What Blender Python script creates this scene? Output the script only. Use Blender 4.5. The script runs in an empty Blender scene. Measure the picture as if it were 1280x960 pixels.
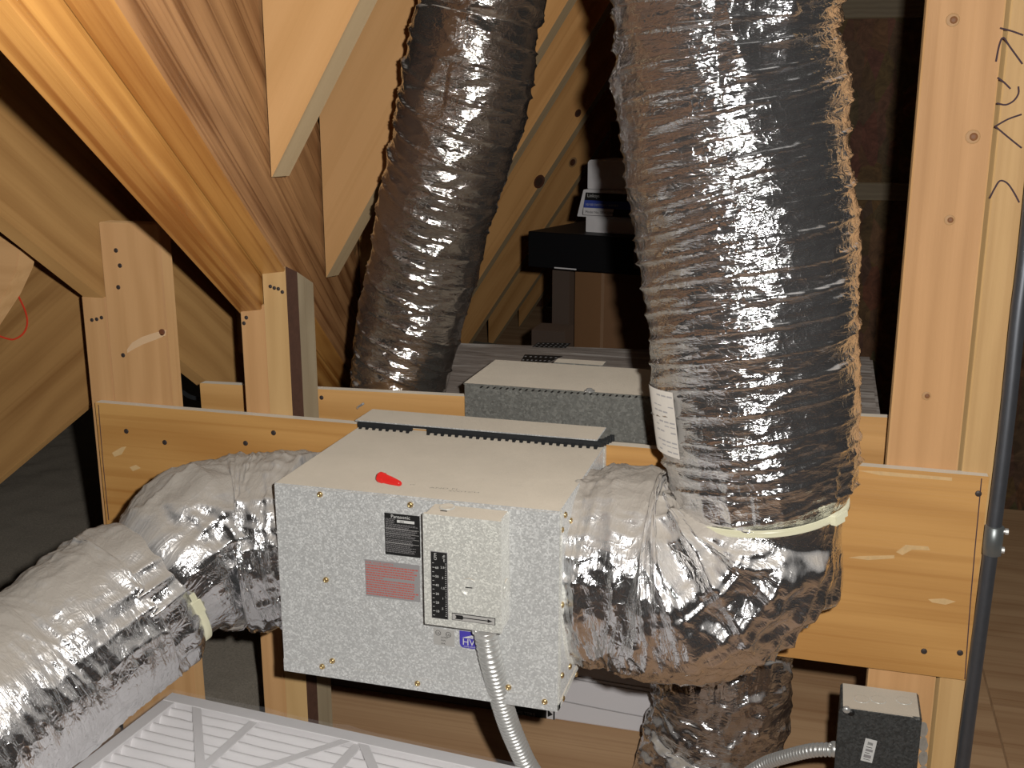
import bpy, bmesh, math, random
import numpy as np
from mathutils import Vector, Matrix

SC = bpy.context.scene
COL = SC.collection
random.seed(4)
R_ = math.radians

# ------------------------------------------------------------------ camera, world, flash, exposure
CZ = 1.10                       # eye height of the crouching photographer above the attic floor
FPX = 1373.0
PITCH, YAW = R_(14.09), R_(16.0)
cam_d = bpy.data.cameras.new('camera')
cam = bpy.data.objects.new('camera', cam_d); COL.objects.link(cam)
cam_d.sensor_width = 36.0; cam_d.lens = FPX / 1280 * 36.0
cam_d.clip_start = 0.02
cam.location = (0, 0, CZ); cam.rotation_euler = (math.pi / 2 - PITCH, 0, YAW)
SC.camera = cam

world = bpy.data.worlds.new('attic_dark'); SC.world = world
world.use_nodes = True
world.node_tree.nodes['Background'].inputs[0].default_value = (0.9, 0.75, 0.6, 1)
world.node_tree.nodes['Background'].inputs[1].default_value = 0.012

_h = np.array([-math.sin(YAW), math.cos(YAW), 0.0])
_r = np.array([math.cos(YAW), math.sin(YAW), 0.0])
_f = math.cos(PITCH) * _h + np.array([0, 0, -math.sin(PITCH)])
_u = np.cross(_r, _f)
EYE = np.array([0, 0, CZ])

# the camera's own flash, a little right of and above the lens
fl = bpy.data.lights.new('flash', 'SPOT'); fl.energy = 62; fl.shadow_soft_size = 0.011
fl.spot_size = math.radians(118); fl.spot_blend = 0.55
fl.color = (1.0, 0.97, 0.93)
flo = bpy.data.objects.new('flash', fl); COL.objects.link(flo)
flo.location = Vector(EYE + _r * 0.06 + _u * 0.035 + _f * 0.02)
flo.rotation_euler = cam.rotation_euler

SC.view_settings.view_transform = 'Standard'
SC.view_settings.look = 'None'
SC.view_settings.gamma = 1.0
SC.view_settings.exposure = 0.0
SC.view_settings.use_curve_mapping = False

# ------------------------------------------------------------------ measuring helpers (picture ray -> real point in the attic)
def ray(x, y): return _r * (x - 640) / FPX - _u * (y - 480) / FPX + _f
def on_y(x, y, Y): r = ray(x, y); return Vector(EYE + r * (Y / r[1]))
def on_z(x, y, z): r = ray(x, y); return Vector(EYE + r * ((z - CZ) / r[2]))
def on_x(x, y, X): r = ray(x, y); return Vector(EYE + r * (X / r[0]))
def on_plane(x, y, P, n):
    r = ray(x, y); n = np.array(n); return Vector(EYE + r * (((np.array(P) - EYE) @ n) / (r @ n)))
def depth(p): return float((np.array(p) - EYE) @ _f)

# ------------------------------------------------------------------ materials
def new_mat(name):
    m = bpy.data.materials.new(name); m.use_nodes = True
    nt = m.node_tree; nt.nodes.clear()
    out = nt.nodes.new('ShaderNodeOutputMaterial')
    b = nt.nodes.new('ShaderNodeBsdfPrincipled'); b.inputs['Diffuse Roughness'].default_value = 1.0; nt.links.new(b.outputs[0], out.inputs[0])
    return m, nt, b, out
def N(nt, t, **kw):
    n = nt.nodes.new(t)
    for k, v in kw.items():
        if k in n.inputs.keys() if hasattr(n.inputs, 'keys') else False: n.inputs[k].default_value = v
        else: setattr(n, k, v)
    return n
def ramp(nt, fac, stops):
    r = nt.nodes.new('ShaderNodeValToRGB'); nt.links.new(fac, r.inputs[0])
    e = r.color_ramp.elements
    while len(e) < len(stops): e.new(0.5)
    for el, (p, c) in zip(e, stops):
        el.position = p; el.color = c if len(c) == 4 else (*c, 1)
    return r.outputs[0]
def mixc(nt, fac, a, b, mode='MIX'):
    m = nt.nodes.new('ShaderNodeMix'); m.data_type = 'RGBA'; m.blend_type = mode
    for s, v in ((m.inputs[0], fac), (m.inputs[6], a), (m.inputs[7], b)):
        if hasattr(v, 'node'): nt.links.new(v, s)
        else: s.default_value = v if not isinstance(v, tuple) else (*v[:3], 1)
    return m.outputs[2]
def math_(nt, op, a, b=0.0, c=0.0):
    m = nt.nodes.new('ShaderNodeMath'); m.operation = op
    for s, v in zip(m.inputs, (a, b, c)):
        if hasattr(v, 'node'): nt.links.new(v, s)
        else: s.default_value = v
    return m.outputs[0]
def coords(nt, scale, rnd=True, uv=False):
    tc = nt.nodes.new('ShaderNodeTexCoord')
    mp = nt.nodes.new('ShaderNodeMapping'); mp.inputs['Scale'].default_value = scale
    src = tc.outputs['UV' if uv else 'Object']
    if rnd:
        oi = nt.nodes.new('ShaderNodeObjectInfo')
        v = nt.nodes.new('ShaderNodeVectorMath'); v.operation = 'MULTIPLY_ADD'
        nt.links.new(oi.outputs['Random'], v.inputs[0]); v.inputs[1].default_value = (7.3, 3.1, 5.7)
        nt.links.new(src, v.inputs[2]); src = v.outputs[0]
    nt.links.new(src, mp.inputs['Vector'])
    return mp.outputs[0]
def noise(nt, vec, scale=1.0, detail=4, rough=0.55, dist=0.0):
    n = nt.nodes.new('ShaderNodeTexNoise'); nt.links.new(vec, n.inputs['Vector'])
    n.inputs['Scale'].default_value = scale; n.inputs['Detail'].default_value = detail
    n.inputs['Roughness'].default_value = rough; n.inputs['Distortion'].default_value = dist
    return n.outputs['Fac']
def bump(nt, b, h, s, d):
    n = nt.nodes.new('ShaderNodeBump'); nt.links.new(h, n.inputs['Height'])
    n.inputs['Strength'].default_value = s; n.inputs['Distance'].default_value = d
    nt.links.new(n.outputs[0], b.inputs['Normal']); return n
def top_dust(nt, lo=0.55, hi=0.8, grain=60, jitter=0.25, nrm=None):
    g = nt.nodes.new('ShaderNodeNewGeometry')
    s = nt.nodes.new('ShaderNodeSeparateXYZ'); nt.links.new(g.outputs['Normal'], s.inputs[0])
    v = coords(nt, (1, 1, 1), False)
    n = noise(nt, v, grain, 4, 0.7)
    a = math_(nt, 'MULTIPLY_ADD', math_(nt, 'SUBTRACT', n, 0.5), jitter, s.outputs[2])
    mr = nt.nodes.new('ShaderNodeMapRange'); nt.links.new(a, mr.inputs[0])
    mr.inputs[1].default_value = lo; mr.inputs[2].default_value = hi
    return mr.outputs[0]
DUST = (0.60, 0.53, 0.43)

def wood(name, light, dark, rings=16, contrast=0.6, streak=0.5, rough=0.6, dust=False, knots=0.0, wild=5.0, spec=0.3):
    """sawn softwood, grain along the board's local X, growth rings across local Z"""
    m, nt, b, out = new_mat(name)
    v = coords(nt, (0.35, 1.0, 1.0))
    w = nt.nodes.new('ShaderNodeTexWave'); w.wave_type = 'BANDS'; w.bands_direction = 'Z'; w.wave_profile = 'SIN'
    nt.links.new(v, w.inputs['Vector']); w.inputs['Scale'].default_value = rings
    w.inputs['Distortion'].default_value = wild; w.inputs['Detail'].default_value = 2.0
    w.inputs['Detail Scale'].default_value = 0.9; w.inputs['Detail Roughness'].default_value = 0.5
    v2 = coords(nt, (1.2, 22, 22)); n1 = noise(nt, v2, 1.0, 5, 0.6)
    v3 = coords(nt, (6, 260, 260)); n2 = noise(nt, v3, 1.0, 3, 0.6)
    v4 = coords(nt, (1.0, 3.0, 3.0)); n3 = noise(nt, v4, 1.6, 3, 0.5)
    f = math_(nt, 'MULTIPLY', w.outputs['Fac'], contrast)
    f = math_(nt, 'MULTIPLY_ADD', math_(nt, 'SUBTRACT', n1, 0.45), streak * 1.6, f)
    f = math_(nt, 'MULTIPLY_ADD', math_(nt, 'SUBTRACT', n3, 0.5), 0.9, f)
    f = math_(nt, 'MULTIPLY_ADD', math_(nt, 'SUBTRACT', n2, 0.5), 0.25, f)
    n5 = noise(nt, coords(nt, (0.7, 75, 75)), 1.0, 3, 0.5, 0.6)
    line = nt.nodes.new('ShaderNodeMapRange'); nt.links.new(n5, line.inputs[0]); line.inputs[1].default_value = 0.5; line.inputs[2].default_value = 0.72
    f = math_(nt, 'MULTIPLY_ADD', line.outputs[0], streak * 0.75, f)
    c = ramp(nt, f, [(0.0, light), (1.0, dark)])
    if knots > 0:
        vk = coords(nt, (2.2, 5.0, 5.0))
        vo = nt.nodes.new('ShaderNodeTexVoronoi'); nt.links.new(vk, vo.inputs['Vector']); vo.inputs['Scale'].default_value = knots
        kf = ramp(nt, vo.outputs['Distance'], [(0.0, (1, 1, 1)), (0.07, (0.85, 0.85, 0.85)), (0.11, (0.25,) * 3), (0.2, (0, 0, 0))])
        c = mixc(nt, kf, c, tuple(x * 0.35 for x in dark))
    if dust:
        c = mixc(nt, top_dust(nt, 0.8, 0.95), c, DUST)
    nt.links.new(c, b.inputs['Base Color'])
    b.inputs['Roughness'].default_value = rough; b.inputs['Specular IOR Level'].default_value = spec
    bump(nt, b, math_(nt, 'ADD', n2, f), 0.35, 0.0008)
    return m
def plain(name, c, rough=0.5, metal=0.0, nz=0.0, nscale=40, bmp=0.0, dust=False, spec=0.5):
    m, nt, b, out = new_mat(name)
    v = coords(nt, (1, 1, 1)); n = noise(nt, v, nscale, 5, 0.65)
    col = mixc(nt, math_(nt, 'MULTIPLY', n, nz), c, tuple(x * 0.35 for x in c)) if nz else None
    if dust:
        col = mixc(nt, top_dust(nt, 0.7, 0.92), col if col else c, DUST)
        if metal: nt.links.new(math_(nt, 'MULTIPLY', math_(nt, 'SUBTRACT', 1.0, top_dust(nt, 0.7, 0.92)), metal), b.inputs['Metallic'])
    elif metal: b.inputs['Metallic'].default_value = metal
    if col: nt.links.new(col, b.inputs['Base Color'])
    else: b.inputs['Base Color'].default_value = (*c, 1)
    b.inputs['Roughness'].default_value = rough; b.inputs['Specular IOR Level'].default_value = spec
    if bmp: bump(nt, b, n, bmp, 0.002)
    return m

PINE = wood('pine_stud', (0.70, 0.43, 0.20), (0.53, 0.29, 0.115), 9, 0.3, 0.35, wild=6)
PINE_Y = wood('pine_yellowish', (0.68, 0.46, 0.21), (0.52, 0.31, 0.12), 10, 0.3, 0.4, wild=6)
PINE_F = wood('pine_far', (0.92, 0.56, 0.22), (0.66, 0.33, 0.10), 5, 0.35, 0.45, knots=0.9, wild=9)
PINE_J = wood('pine_jack', (0.74, 0.45, 0.20), (0.60, 0.33, 0.12), 4, 0.3, 0.35, wild=8)
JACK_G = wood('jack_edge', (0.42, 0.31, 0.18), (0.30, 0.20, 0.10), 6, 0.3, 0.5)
PINE_G = wood('weathered_edge', (0.33, 0.265, 0.17), (0.22, 0.165, 0.10), 24, 0.4, 0.5)
RAFT_B = wood('rafter_tan', (0.50, 0.285, 0.105), (0.30, 0.145, 0.045), 7, 0.35, 0.55, wild=9)
PLY = wood('plywood_orange', (0.68, 0.40, 0.135), (0.46, 0.215, 0.055), 3, 0.45, 0.5, 0.42, dust=True, wild=14, spec=0.5)
PLY_L = wood('plywood_pale', (0.74, 0.46, 0.18), (0.54, 0.29, 0.09), 3, 0.45, 0.5, 0.5, dust=True, wild=14)
BEAM_O = wood('beam_orange', (0.52, 0.26, 0.07), (0.24, 0.085, 0.016), 9, 0.5, 1.1, 0.38, wild=4, spec=0.5)
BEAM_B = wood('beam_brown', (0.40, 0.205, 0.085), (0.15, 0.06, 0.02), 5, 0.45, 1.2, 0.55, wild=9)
FLOORW = wood('floor_plywood', (0.54, 0.345, 0.19), (0.36, 0.20, 0.10), 2, 0.4, 0.6, 0.6, wild=16)
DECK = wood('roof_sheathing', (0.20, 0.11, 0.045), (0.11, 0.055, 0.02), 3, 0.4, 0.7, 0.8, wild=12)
BARK = plain('bark', (0.11, 0.05, 0.03), 0.9, 0, 0.8, 90, 0.8)

def osb():
    m, nt, b, out = new_mat('strand_board')
    v = coords(nt, (1, 1, 1)); cols = []
    vo = nt.nodes.new('ShaderNodeTexVoronoi'); mp = coords(nt, (26, 26, 9)); nt.links.new(mp, vo.inputs['Vector']); vo.inputs['Scale'].default_value = 1.2
    c = ramp(nt, noise(nt, v, 22, 6, 0.75, 1.5), [(0.3, (0.10, 0.05, 0.02)), (0.75, (0.36, 0.2, 0.09))])
    c = mixc(nt, 0.35, c, vo.outputs['Color'], 'MULTIPLY')
    nt.links.new(c, b.inputs['Base Color']); b.inputs['Roughness'].default_value = 0.75
    return m
OSB = osb()

def galv(name, base=(0.55, 0.555, 0.545), rough=0.42, metal=0.22, spangle=520, amount=0.12, dust=True):
    m, nt, b, out = new_mat(name)
    v = coords(nt, (1, 1, 1))
    vo = nt.nodes.new('ShaderNodeTexVoronoi'); nt.links.new(v, vo.inputs['Vector']); vo.inputs['Scale'].default_value = spangle
    sp = nt.nodes.new('ShaderNodeSeparateColor'); nt.links.new(vo.outputs['Color'], sp.inputs[0])
    n = noise(nt, v, 9, 5, 0.6)
    f = math_(nt, 'MULTIPLY_ADD', math_(nt, 'SUBTRACT', n, 0.5), 0.25, sp.outputs[0])
    c = ramp(nt, f, [(0.0, tuple(x * (1 - amount) for x in base)), (0.55, base), (1.0, tuple(min(1, x * 1.35) for x in base))])
    rr = math_(nt, 'MULTIPLY_ADD', sp.outputs[1], 0.25, rough - 0.12)
    nt.links.new(rr, b.inputs['Roughness'])
    if dust:
        d = top_dust(nt, 0.7, 0.9)
        n5 = noise(nt, v, 14, 5, 0.6)
        dc = mixc(nt, n5, DUST, tuple(x * 0.8 for x in DUST))
        c = mixc(nt, d, c, dc)
        nt.links.new(math_(nt, 'MULTIPLY', math_(nt, 'SUBTRACT', 1.0, d), metal), b.inputs['Metallic'])
        nt.links.new(math_(nt, 'MAXIMUM', rr, math_(nt, 'MULTIPLY', d, 0.95)), b.inputs['Roughness'])
        hb = math_(nt, 'ADD', math_(nt, 'MULTIPLY', noise(nt, v, 220, 4, 0.7), d), math_(nt, 'MULTIPLY', sp.outputs[2], 0.25))
    else:
        b.inputs['Metallic'].default_value = metal; hb = math_(nt, 'MULTIPLY', sp.outputs[2], 0.25)
    nt.links.new(c, b.inputs['Base Color'])
    bump(nt, b, hb, 0.5, 0.0015)
    return m
GALV = galv('galvanised_steel')
GALV_P = galv('galvanised_smooth', (0.60, 0.60, 0.56), 0.4, 0.2, 560, 0.1)
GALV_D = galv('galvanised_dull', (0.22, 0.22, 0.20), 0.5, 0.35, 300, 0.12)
GALV_K = galv('galvanised_dark', (0.085, 0.09, 0.09), 0.45, 0.5, 400, 0.3)

def foil(name, dust_lo=0.25, dust_hi=0.7, rough=0.2, tint=(0.80, 0.79, 0.77), haze=0.0, bs=0.5):
    m, nt, b, out = new_mat(name); b.inputs['Diffuse Roughness'].default_value = 0.3
    v = coords(nt, (1, 1, 1), False, True)           # UV in metres: u along the duct, v around it
    va = coords(nt, (1.0, 0.22, 1), False, True)
    nA = noise(nt, va, 120, 4, 0.6, 0.6)              # creases running round the duct
    rA = math_(nt, 'POWER', math_(nt, 'SUBTRACT', 1.0, math_(nt, 'ABSOLUTE', math_(nt, 'MULTIPLY_ADD', nA, 2.0, -1.0))), 6.0)
    vo = nt.nodes.new('ShaderNodeTexVoronoi'); vo.feature = 'DISTANCE_TO_EDGE'
    nd = nt.nodes.new('ShaderNodeTexNoise'); nt.links.new(v, nd.inputs['Vector']); nd.inputs['Scale'].default_value = 40
    mx = nt.nodes.new('ShaderNodeVectorMath'); mx.operation = 'MULTIPLY_ADD'
    nt.links.new(nd.outputs['Color'], mx.inputs[0]); mx.inputs[1].default_value = (0.03,) * 3; nt.links.new(v, mx.inputs[2])
    nt.links.new(mx.outputs[0], vo.inputs['Vector']); vo.inputs['Scale'].default_value = 75
    vr = math_(nt, 'POWER', math_(nt, 'SUBTRACT', 1.0, math_(nt, 'MINIMUM', math_(nt, 'MULTIPLY', vo.outputs['Distance'], 4.0), 1.0)), 2.0)
    nB = noise(nt, v, 260, 3, 0.6)
    h = math_(nt, 'ADD', math_(nt, 'MULTIPLY', rA, 0.9), math_(nt, 'MULTIPLY', vr, 0.5))
    h = math_(nt, 'MULTIPLY_ADD', nB, 0.35, h)
    bump(nt, b, h, bs, 0.0022)
    g = nt.nodes.new('ShaderNodeNewGeometry')
    s = nt.nodes.new('ShaderNodeSeparateXYZ'); nt.links.new(g.outputs['Normal'], s.inputs[0])
    nd2 = noise(nt, v, 26, 6, 0.7)
    a = math_(nt, 'MULTIPLY_ADD', math_(nt, 'SUBTRACT', nd2, 0.5), 0.7, s.outputs[2])
    mr = nt.nodes.new('ShaderNodeMapRange'); nt.links.new(a, mr.inputs[0])
    mr.inputs[1].default_value = dust_lo; mr.inputs[2].default_value = dust_hi; mr.inputs[4].default_value = 0.93
    d = math_(nt, 'MAXIMUM', mr.outputs[0], math_(nt, 'MULTIPLY', noise(nt, v, 12, 5, 0.7), haze))
    nt.links.new(mixc(nt, d, tint, (0.50, 0.45, 0.385)), b.inputs['Base Color'])
    nt.links.new(math_(nt, 'MULTIPLY', math_(nt, 'SUBTRACT', 1.0, d), 0.96), b.inputs['Metallic'])
    nt.links.new(math_(nt, 'MULTIPLY_ADD', d, 0.45, math_(nt, 'MULTIPLY_ADD', noise(nt, v, 60, 3), 0.16, rough - 0.08)), b.inputs['Roughness'])
    return m
FOIL = foil('duct_foil', 0.6, 1.0, 0.13, (0.88,0.88,0.89), 0.0, 0.3)
FOIL_E = foil('duct_foil_dusty', 0.3, 0.8, 0.13, (0.86,0.86,0.87), 0.0, 0.3)
FOIL_F = foil('duct_foil_far', 0.5, 0.95, 0.12, (0.84, 0.80, 0.75), 0.0, 0.25)

WHITE = plain('white_card', (0.75, 0.73, 0.73), 0.5)
BLACKC = plain('black_card', (0.006, 0.006, 0.007), 0.5, spec=0.3)
CARD = plain('cardboard', (0.30, 0.155, 0.07), 0.75, 0, 0.3, 6)
CARD_D = plain('cardboard_dark', (0.13, 0.085, 0.06), 0.75, 0, 0.3, 6)
BLUE = plain('blue_ink', (0.05, 0.09, 0.42), 0.5)
INKW = plain('white_ink', (0.62, 0.62, 0.60), 0.5)
INKK = plain('black_ink', (0.012, 0.012, 0.012), 0.5)
INKG = plain('grey_label', (0.30, 0.29, 0.29), 0.45)
INKR = plain('red_ink', (0.50, 0.115, 0.09), 0.5)
INKS = plain('silver_label', (0.42, 0.41, 0.39), 0.4)
HVI = plain('violet_ink', (0.07, 0.055, 0.40), 0.4)
RED = plain('red_plastic', (0.75, 0.03, 0.025), 0.35)
NYLON = plain('nylon', (0.66, 0.64, 0.47), 0.35)
BRASS = plain('brass_screw', (0.80, 0.60, 0.30), 0.3, 0.9)
STEEL = plain('dark_steel', (0.075, 0.06, 0.055), 0.5, 0.4)
ZINC = plain('zinc', (0.60, 0.60, 0.58), 0.36, 0.6)
EMT = plain('conduit_steel', (0.17, 0.18, 0.20), 0.42, 0.75, 0.4, 60)
PVCB = plain('black_gasket', (0.02, 0.022, 0.024), 0.5)
GREYP = plain('grey_plastic', (0.30, 0.36, 0.42), 0.45)
CHALKR = plain('red_chalk', (0.75, 0.06, 0.02), 0.9)
CHALKG = plain('green_chalk', (0.16, 0.24, 0.05), 0.9)
MARKER = plain('marker_ink', (0.07, 0.04, 0.05), 0.8)
LINER = plain('insulation_grey', (0.38, 0.335, 0.27), 0.95, 0, 1.2, 260, 0.9)
SHRINK = plain('clear_wrap_white', (0.80, 0.78, 0.79), 0.25)
FABRIC = plain('filter_media', (0.84, 0.82, 0.825), 0.8, 0, 0.06, 30)
for _n in FABRIC.node_tree.nodes:
    if _n.type == 'BSDF_PRINCIPLED': _n.inputs['Diffuse Roughness'].default_value = 0.0
SEAM = plain('seam_grey', (0.50, 0.48, 0.48), 0.4)
def wrapped():
    m, nt, b, out = new_mat('dusty_wrap')
    v = coords(nt, (3, 22, 3)); n = noise(nt, v, 2.0, 6, 0.65, 1.2)
    c = ramp(nt, n, [(0.35, (0.17, 0.14, 0.12)), (0.55, (0.30, 0.26, 0.23)), (0.72, (0.55, 0.52, 0.48))])
    nt.links.new(c, b.inputs['Base Color']); b.inputs['Roughness'].default_value = 0.42
    bump(nt, b, n, 0.6, 0.004)
    return m
WRAP = wrapped()

# ------------------------------------------------------------------ object helpers
def tag(o, label=None, cat=None, group=None, kind=None):
    for k, v in (('label', label), ('category', cat), ('group', group), ('kind', kind)):
        if v: o[k] = v
    return o
def thing(name, loc, label, cat, group=None):
    o = bpy.data.objects.new(name, None); COL.objects.link(o); o.location = loc
    o.empty_display_size = 0.05
    return tag(o, label, cat, group)
def put_under(o, parent):
    if parent is None: return o
    o.parent = parent
    w = Matrix.Identity(4); chain = []
    p = parent
    while p: chain.append(p); p = p.parent
    M = Matrix.Identity(4)
    for q in reversed(chain): M = M @ q.matrix_parent_inverse @ q.matrix_basis
    o.matrix_parent_inverse = M.inverted()
    return o
def link_mesh(name, me, mats, parent=None, matrix=None, smooth=False):
    o = bpy.data.objects.new(name, me); COL.objects.link(o)
    for m in (mats if isinstance(mats, (list, tuple)) else [mats]): me.materials.append(m)
    if matrix is not None: o.matrix_basis = matrix
    if smooth:
        me.polygons.foreach_set('use_smooth', [True] * len(me.polygons))
    put_under(o, parent)
    return o
def bm_obj(name, bm, mats, parent=None, matrix=None, smooth=False):
    me = bpy.data.meshes.new(name); bm.normal_update(); bm.to_mesh(me); bm.free()
    return link_mesh(name, me, mats, parent, matrix, smooth)
def frame(O, x, z):
    x = Vector(x).normalized(); z = (Vector(z) - x * Vector(z).dot(x)).normalized(); y = z.cross(x)
    M = Matrix.Identity(4)
    for i, v in enumerate((x, y, z)):
        for k in range(3): M[k][i] = v[k]
    M.translation = Vector(O)
    return M
def prism(name, mats, O, x, z, poly, t, parent=None, bev=0.0015, face_mat=None, rough_edge=0.0):
    """polygon in the local XZ plane, extruded by t along local Y (t may be negative)"""
    bm = bmesh.new()
    a = [bm.verts.new((p[0], 0, p[1])) for p in poly]; b = [bm.verts.new((p[0], t, p[1])) for p in poly]
    n = len(poly)
    bm.faces.new(a); bm.faces.new(b[::-1])
    for i in range(n): bm.faces.new((a[i], b[i], b[(i + 1) % n], a[(i + 1) % n]))
    bmesh.ops.recalc_face_normals(bm, faces=bm.faces)
    if face_mat:
        bm.normal_update()
        for f in bm.faces: f.material_index = face_mat(f.normal, f.calc_center_median())
    if bev: bmesh.ops.bevel(bm, geom=list(bm.edges), offset=bev, segments=1, affect='EDGES', profile=0.5)
    return bm_obj(name, bm, mats, parent, frame(O, x, z))
def rect(w, h, x0=0, z0=0): return [(x0, z0), (x0 + w, z0), (x0 + w, z0 + h), (x0, z0 + h)]
def add_box(bm, lo, hi, mi=0, bev=0.0):
    vs = [bm.verts.new((x, y, z)) for z in (lo[2], hi[2]) for y in (lo[1], hi[1]) for x in (lo[0], hi[0])]
    fs = [bm.faces.new([vs[i] for i in q]) for q in ((0, 2, 3, 1), (4, 5, 7, 6), (0, 1, 5, 4), (2, 6, 7, 3), (0, 4, 6, 2), (1, 3, 7, 5))]
    for f in fs: f.material_index = mi
    if bev:
        es = list({e for f in fs for e in f.edges}); bmesh.ops.bevel(bm, geom=es, offset=bev, segments=1, affect='EDGES')
def box(name, mat, lo, hi, parent=None, bev=0.0015):
    c = Vector(((lo[0] + hi[0]) / 2, (lo[1] + hi[1]) / 2, lo[2]))
    bm = bmesh.new(); add_box(bm, Vector(lo) - c, Vector(hi) - c, 0, bev)
    return bm_obj(name, bm, mat, parent, Matrix.Translation(c))
def lathe(name, mat, prof, M, parent=None, seg=16, smooth=True):
    bm = bmesh.new(); rings = []
    for r, z in prof:
        rings.append([bm.verts.new((r * math.cos(2 * math.pi * i / seg), r * math.sin(2 * math.pi * i / seg), z)) for i in range(seg)])
    for a, b in zip(rings, rings[1:]):
        for i in range(seg): bm.faces.new((a[i], a[(i + 1) % seg], b[(i + 1) % seg], b[i]))
    bm.faces.new(rings[0][::-1]); bm.faces.new(rings[-1])
    return bm_obj(name, bm, mat, parent, M, smooth)
def catmull(P, n):
    P = [np.array(p, float) for p in P]; out = []
    Q = [2 * P[0] - P[1]] + P + [2 * P[-1] - P[-2]]
    for i in range(1, len(Q) - 2):
        for k in range(n):
            t = k / n
            out.append(0.5 * (2 * Q[i] + (Q[i + 1] - Q[i - 1]) * t + (2 * Q[i - 1] - 5 * Q[i] + 4 * Q[i + 1] - Q[i + 2]) * t * t + (3 * Q[i] - Q[i - 1] - 3 * Q[i + 1] + Q[i + 2]) * t ** 3))
    out.append(P[-1]); return np.array(out)
def resample(pts, step):
    d = np.r_[0, np.cumsum(np.linalg.norm(np.diff(pts[:, :3], axis=0), axis=1))]
    n = max(2, int(d[-1] / step) + 1); s = np.linspace(0, d[-1], n)
    return np.stack([np.interp(s, d, pts[:, k]) for k in range(pts.shape[1])], 1), s
def frames(C):
    T = np.gradient(C, axis=0); T /= np.linalg.norm(T, axis=1)[:, None]
    ref = np.array([0, -1.0, 0]); 
    a = ref - T[0] * (ref @ T[0])
    if np.linalg.norm(a) < 0.2: ref = np.array([0, 0, 1.0]); a = ref - T[0] * (ref @ T[0])
    A = [a / np.linalg.norm(a)]
    for t in T[1:]:
        a = A[-1] - t * (A[-1] @ t); A.append(a / np.linalg.norm(a))
    A = np.array(A); return T, A, np.cross(T, A)
def grid_mesh(name, V, uv=None, closed=True):
    """V: (n, m, 3) rings; quads between successive rings"""
    n, m = V.shape[:2]; me = bpy.data.meshes.new(name)
    i, j = np.meshgrid(np.arange(n - 1), np.arange(m if closed else m - 1), indexing='ij'); j2 = (j + 1) % m
    F = np.stack([i * m + j, i * m + j2, (i + 1) * m + j2, (i + 1) * m + j], -1).reshape(-1, 4)
    me.vertices.add(n * m); me.vertices.foreach_set('co', V.reshape(-1).astype(np.float32))
    me.loops.add(F.size); me.loops.foreach_set('vertex_index', F.reshape(-1).astype(np.int32))
    me.polygons.add(len(F)); me.polygons.foreach_set('loop_start', np.arange(0, F.size, 4, dtype=np.int32))
    me.polygons.foreach_set('loop_total', np.full(len(F), 4, np.int32))
    if uv is not None:
        uvl = me.uv_layers.new(name='UVMap')
        U, W = uv; W1 = np.r_[W, W[-1] + (W[1] - W[0])]
        jj = np.stack([j, j + 1, j + 1, j], -1).reshape(-1); ii = np.stack([i, i, i + 1, i + 1], -1).reshape(-1)
        uvl.data.foreach_set('uv', np.stack([U[ii], W1[jj]], -1).reshape(-1).astype(np.float32))
    me.update(calc_edges=True); me.validate()
    return me
def tube(name, mat, pts, r, parent=None, seg=8, sub=6, smooth=True, flat=None):
    C = catmull(pts, sub) if len(pts) > 2 else np.array([list(p) for p in pts], float)
    T, A, B = frames(C); th = np.linspace(0, 2 * math.pi, seg, endpoint=False)
    rr = np.full(len(C), r) if np.isscalar(r) else np.interp(np.linspace(0, 1, len(C)), np.linspace(0, 1, len(r)), r)
    ring = np.cos(th)[None, :, None] * A[:, None] + np.sin(th)[None, :, None] * B[:, None]
    V = C[:, None] + ring * rr[:, None, None]
    V = np.concatenate([np.repeat(C[:1, None], seg, 1), V, np.repeat(C[-1:, None], seg, 1)])
    c = C.mean(0); me = grid_mesh(name, V - c)
    return link_mesh(name, me, mat, parent, Matrix.Translation(Vector(c)), smooth)

# vectorised gradient-free value noise
_rs = np.random.RandomState(11); _tab = _rs.rand(4096).astype(np.float64)
def _hash(i, j, k): return _tab[(i * 73856093 ^ j * 19349663 ^ k * 83492791) & 4095]
def vnoise(x, y, z=0.0):
    x, y, z = np.broadcast_arrays(x, y, z)
    xi, yi, zi = np.floor(x).astype(np.int64), np.floor(y).astype(np.int64), np.floor(z).astype(np.int64)
    fx, fy, fz = x - xi, y - yi, z - zi
    fx, fy, fz = [f * f * (3 - 2 * f) for f in (fx, fy, fz)]
    o = 0
    for a in (0, 1):
        for b in (0, 1):
            for c in (0, 1):
                o = o + _hash(xi + a, yi + b, zi + c) * (fx if a else 1 - fx) * (fy if b else 1 - fy) * (fz if c else 1 - fz)
    return o
def ridge(x, y, z=0.0, p=3): return (1 - np.abs(2 * vnoise(x, y, z) - 1)) ** p

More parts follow.
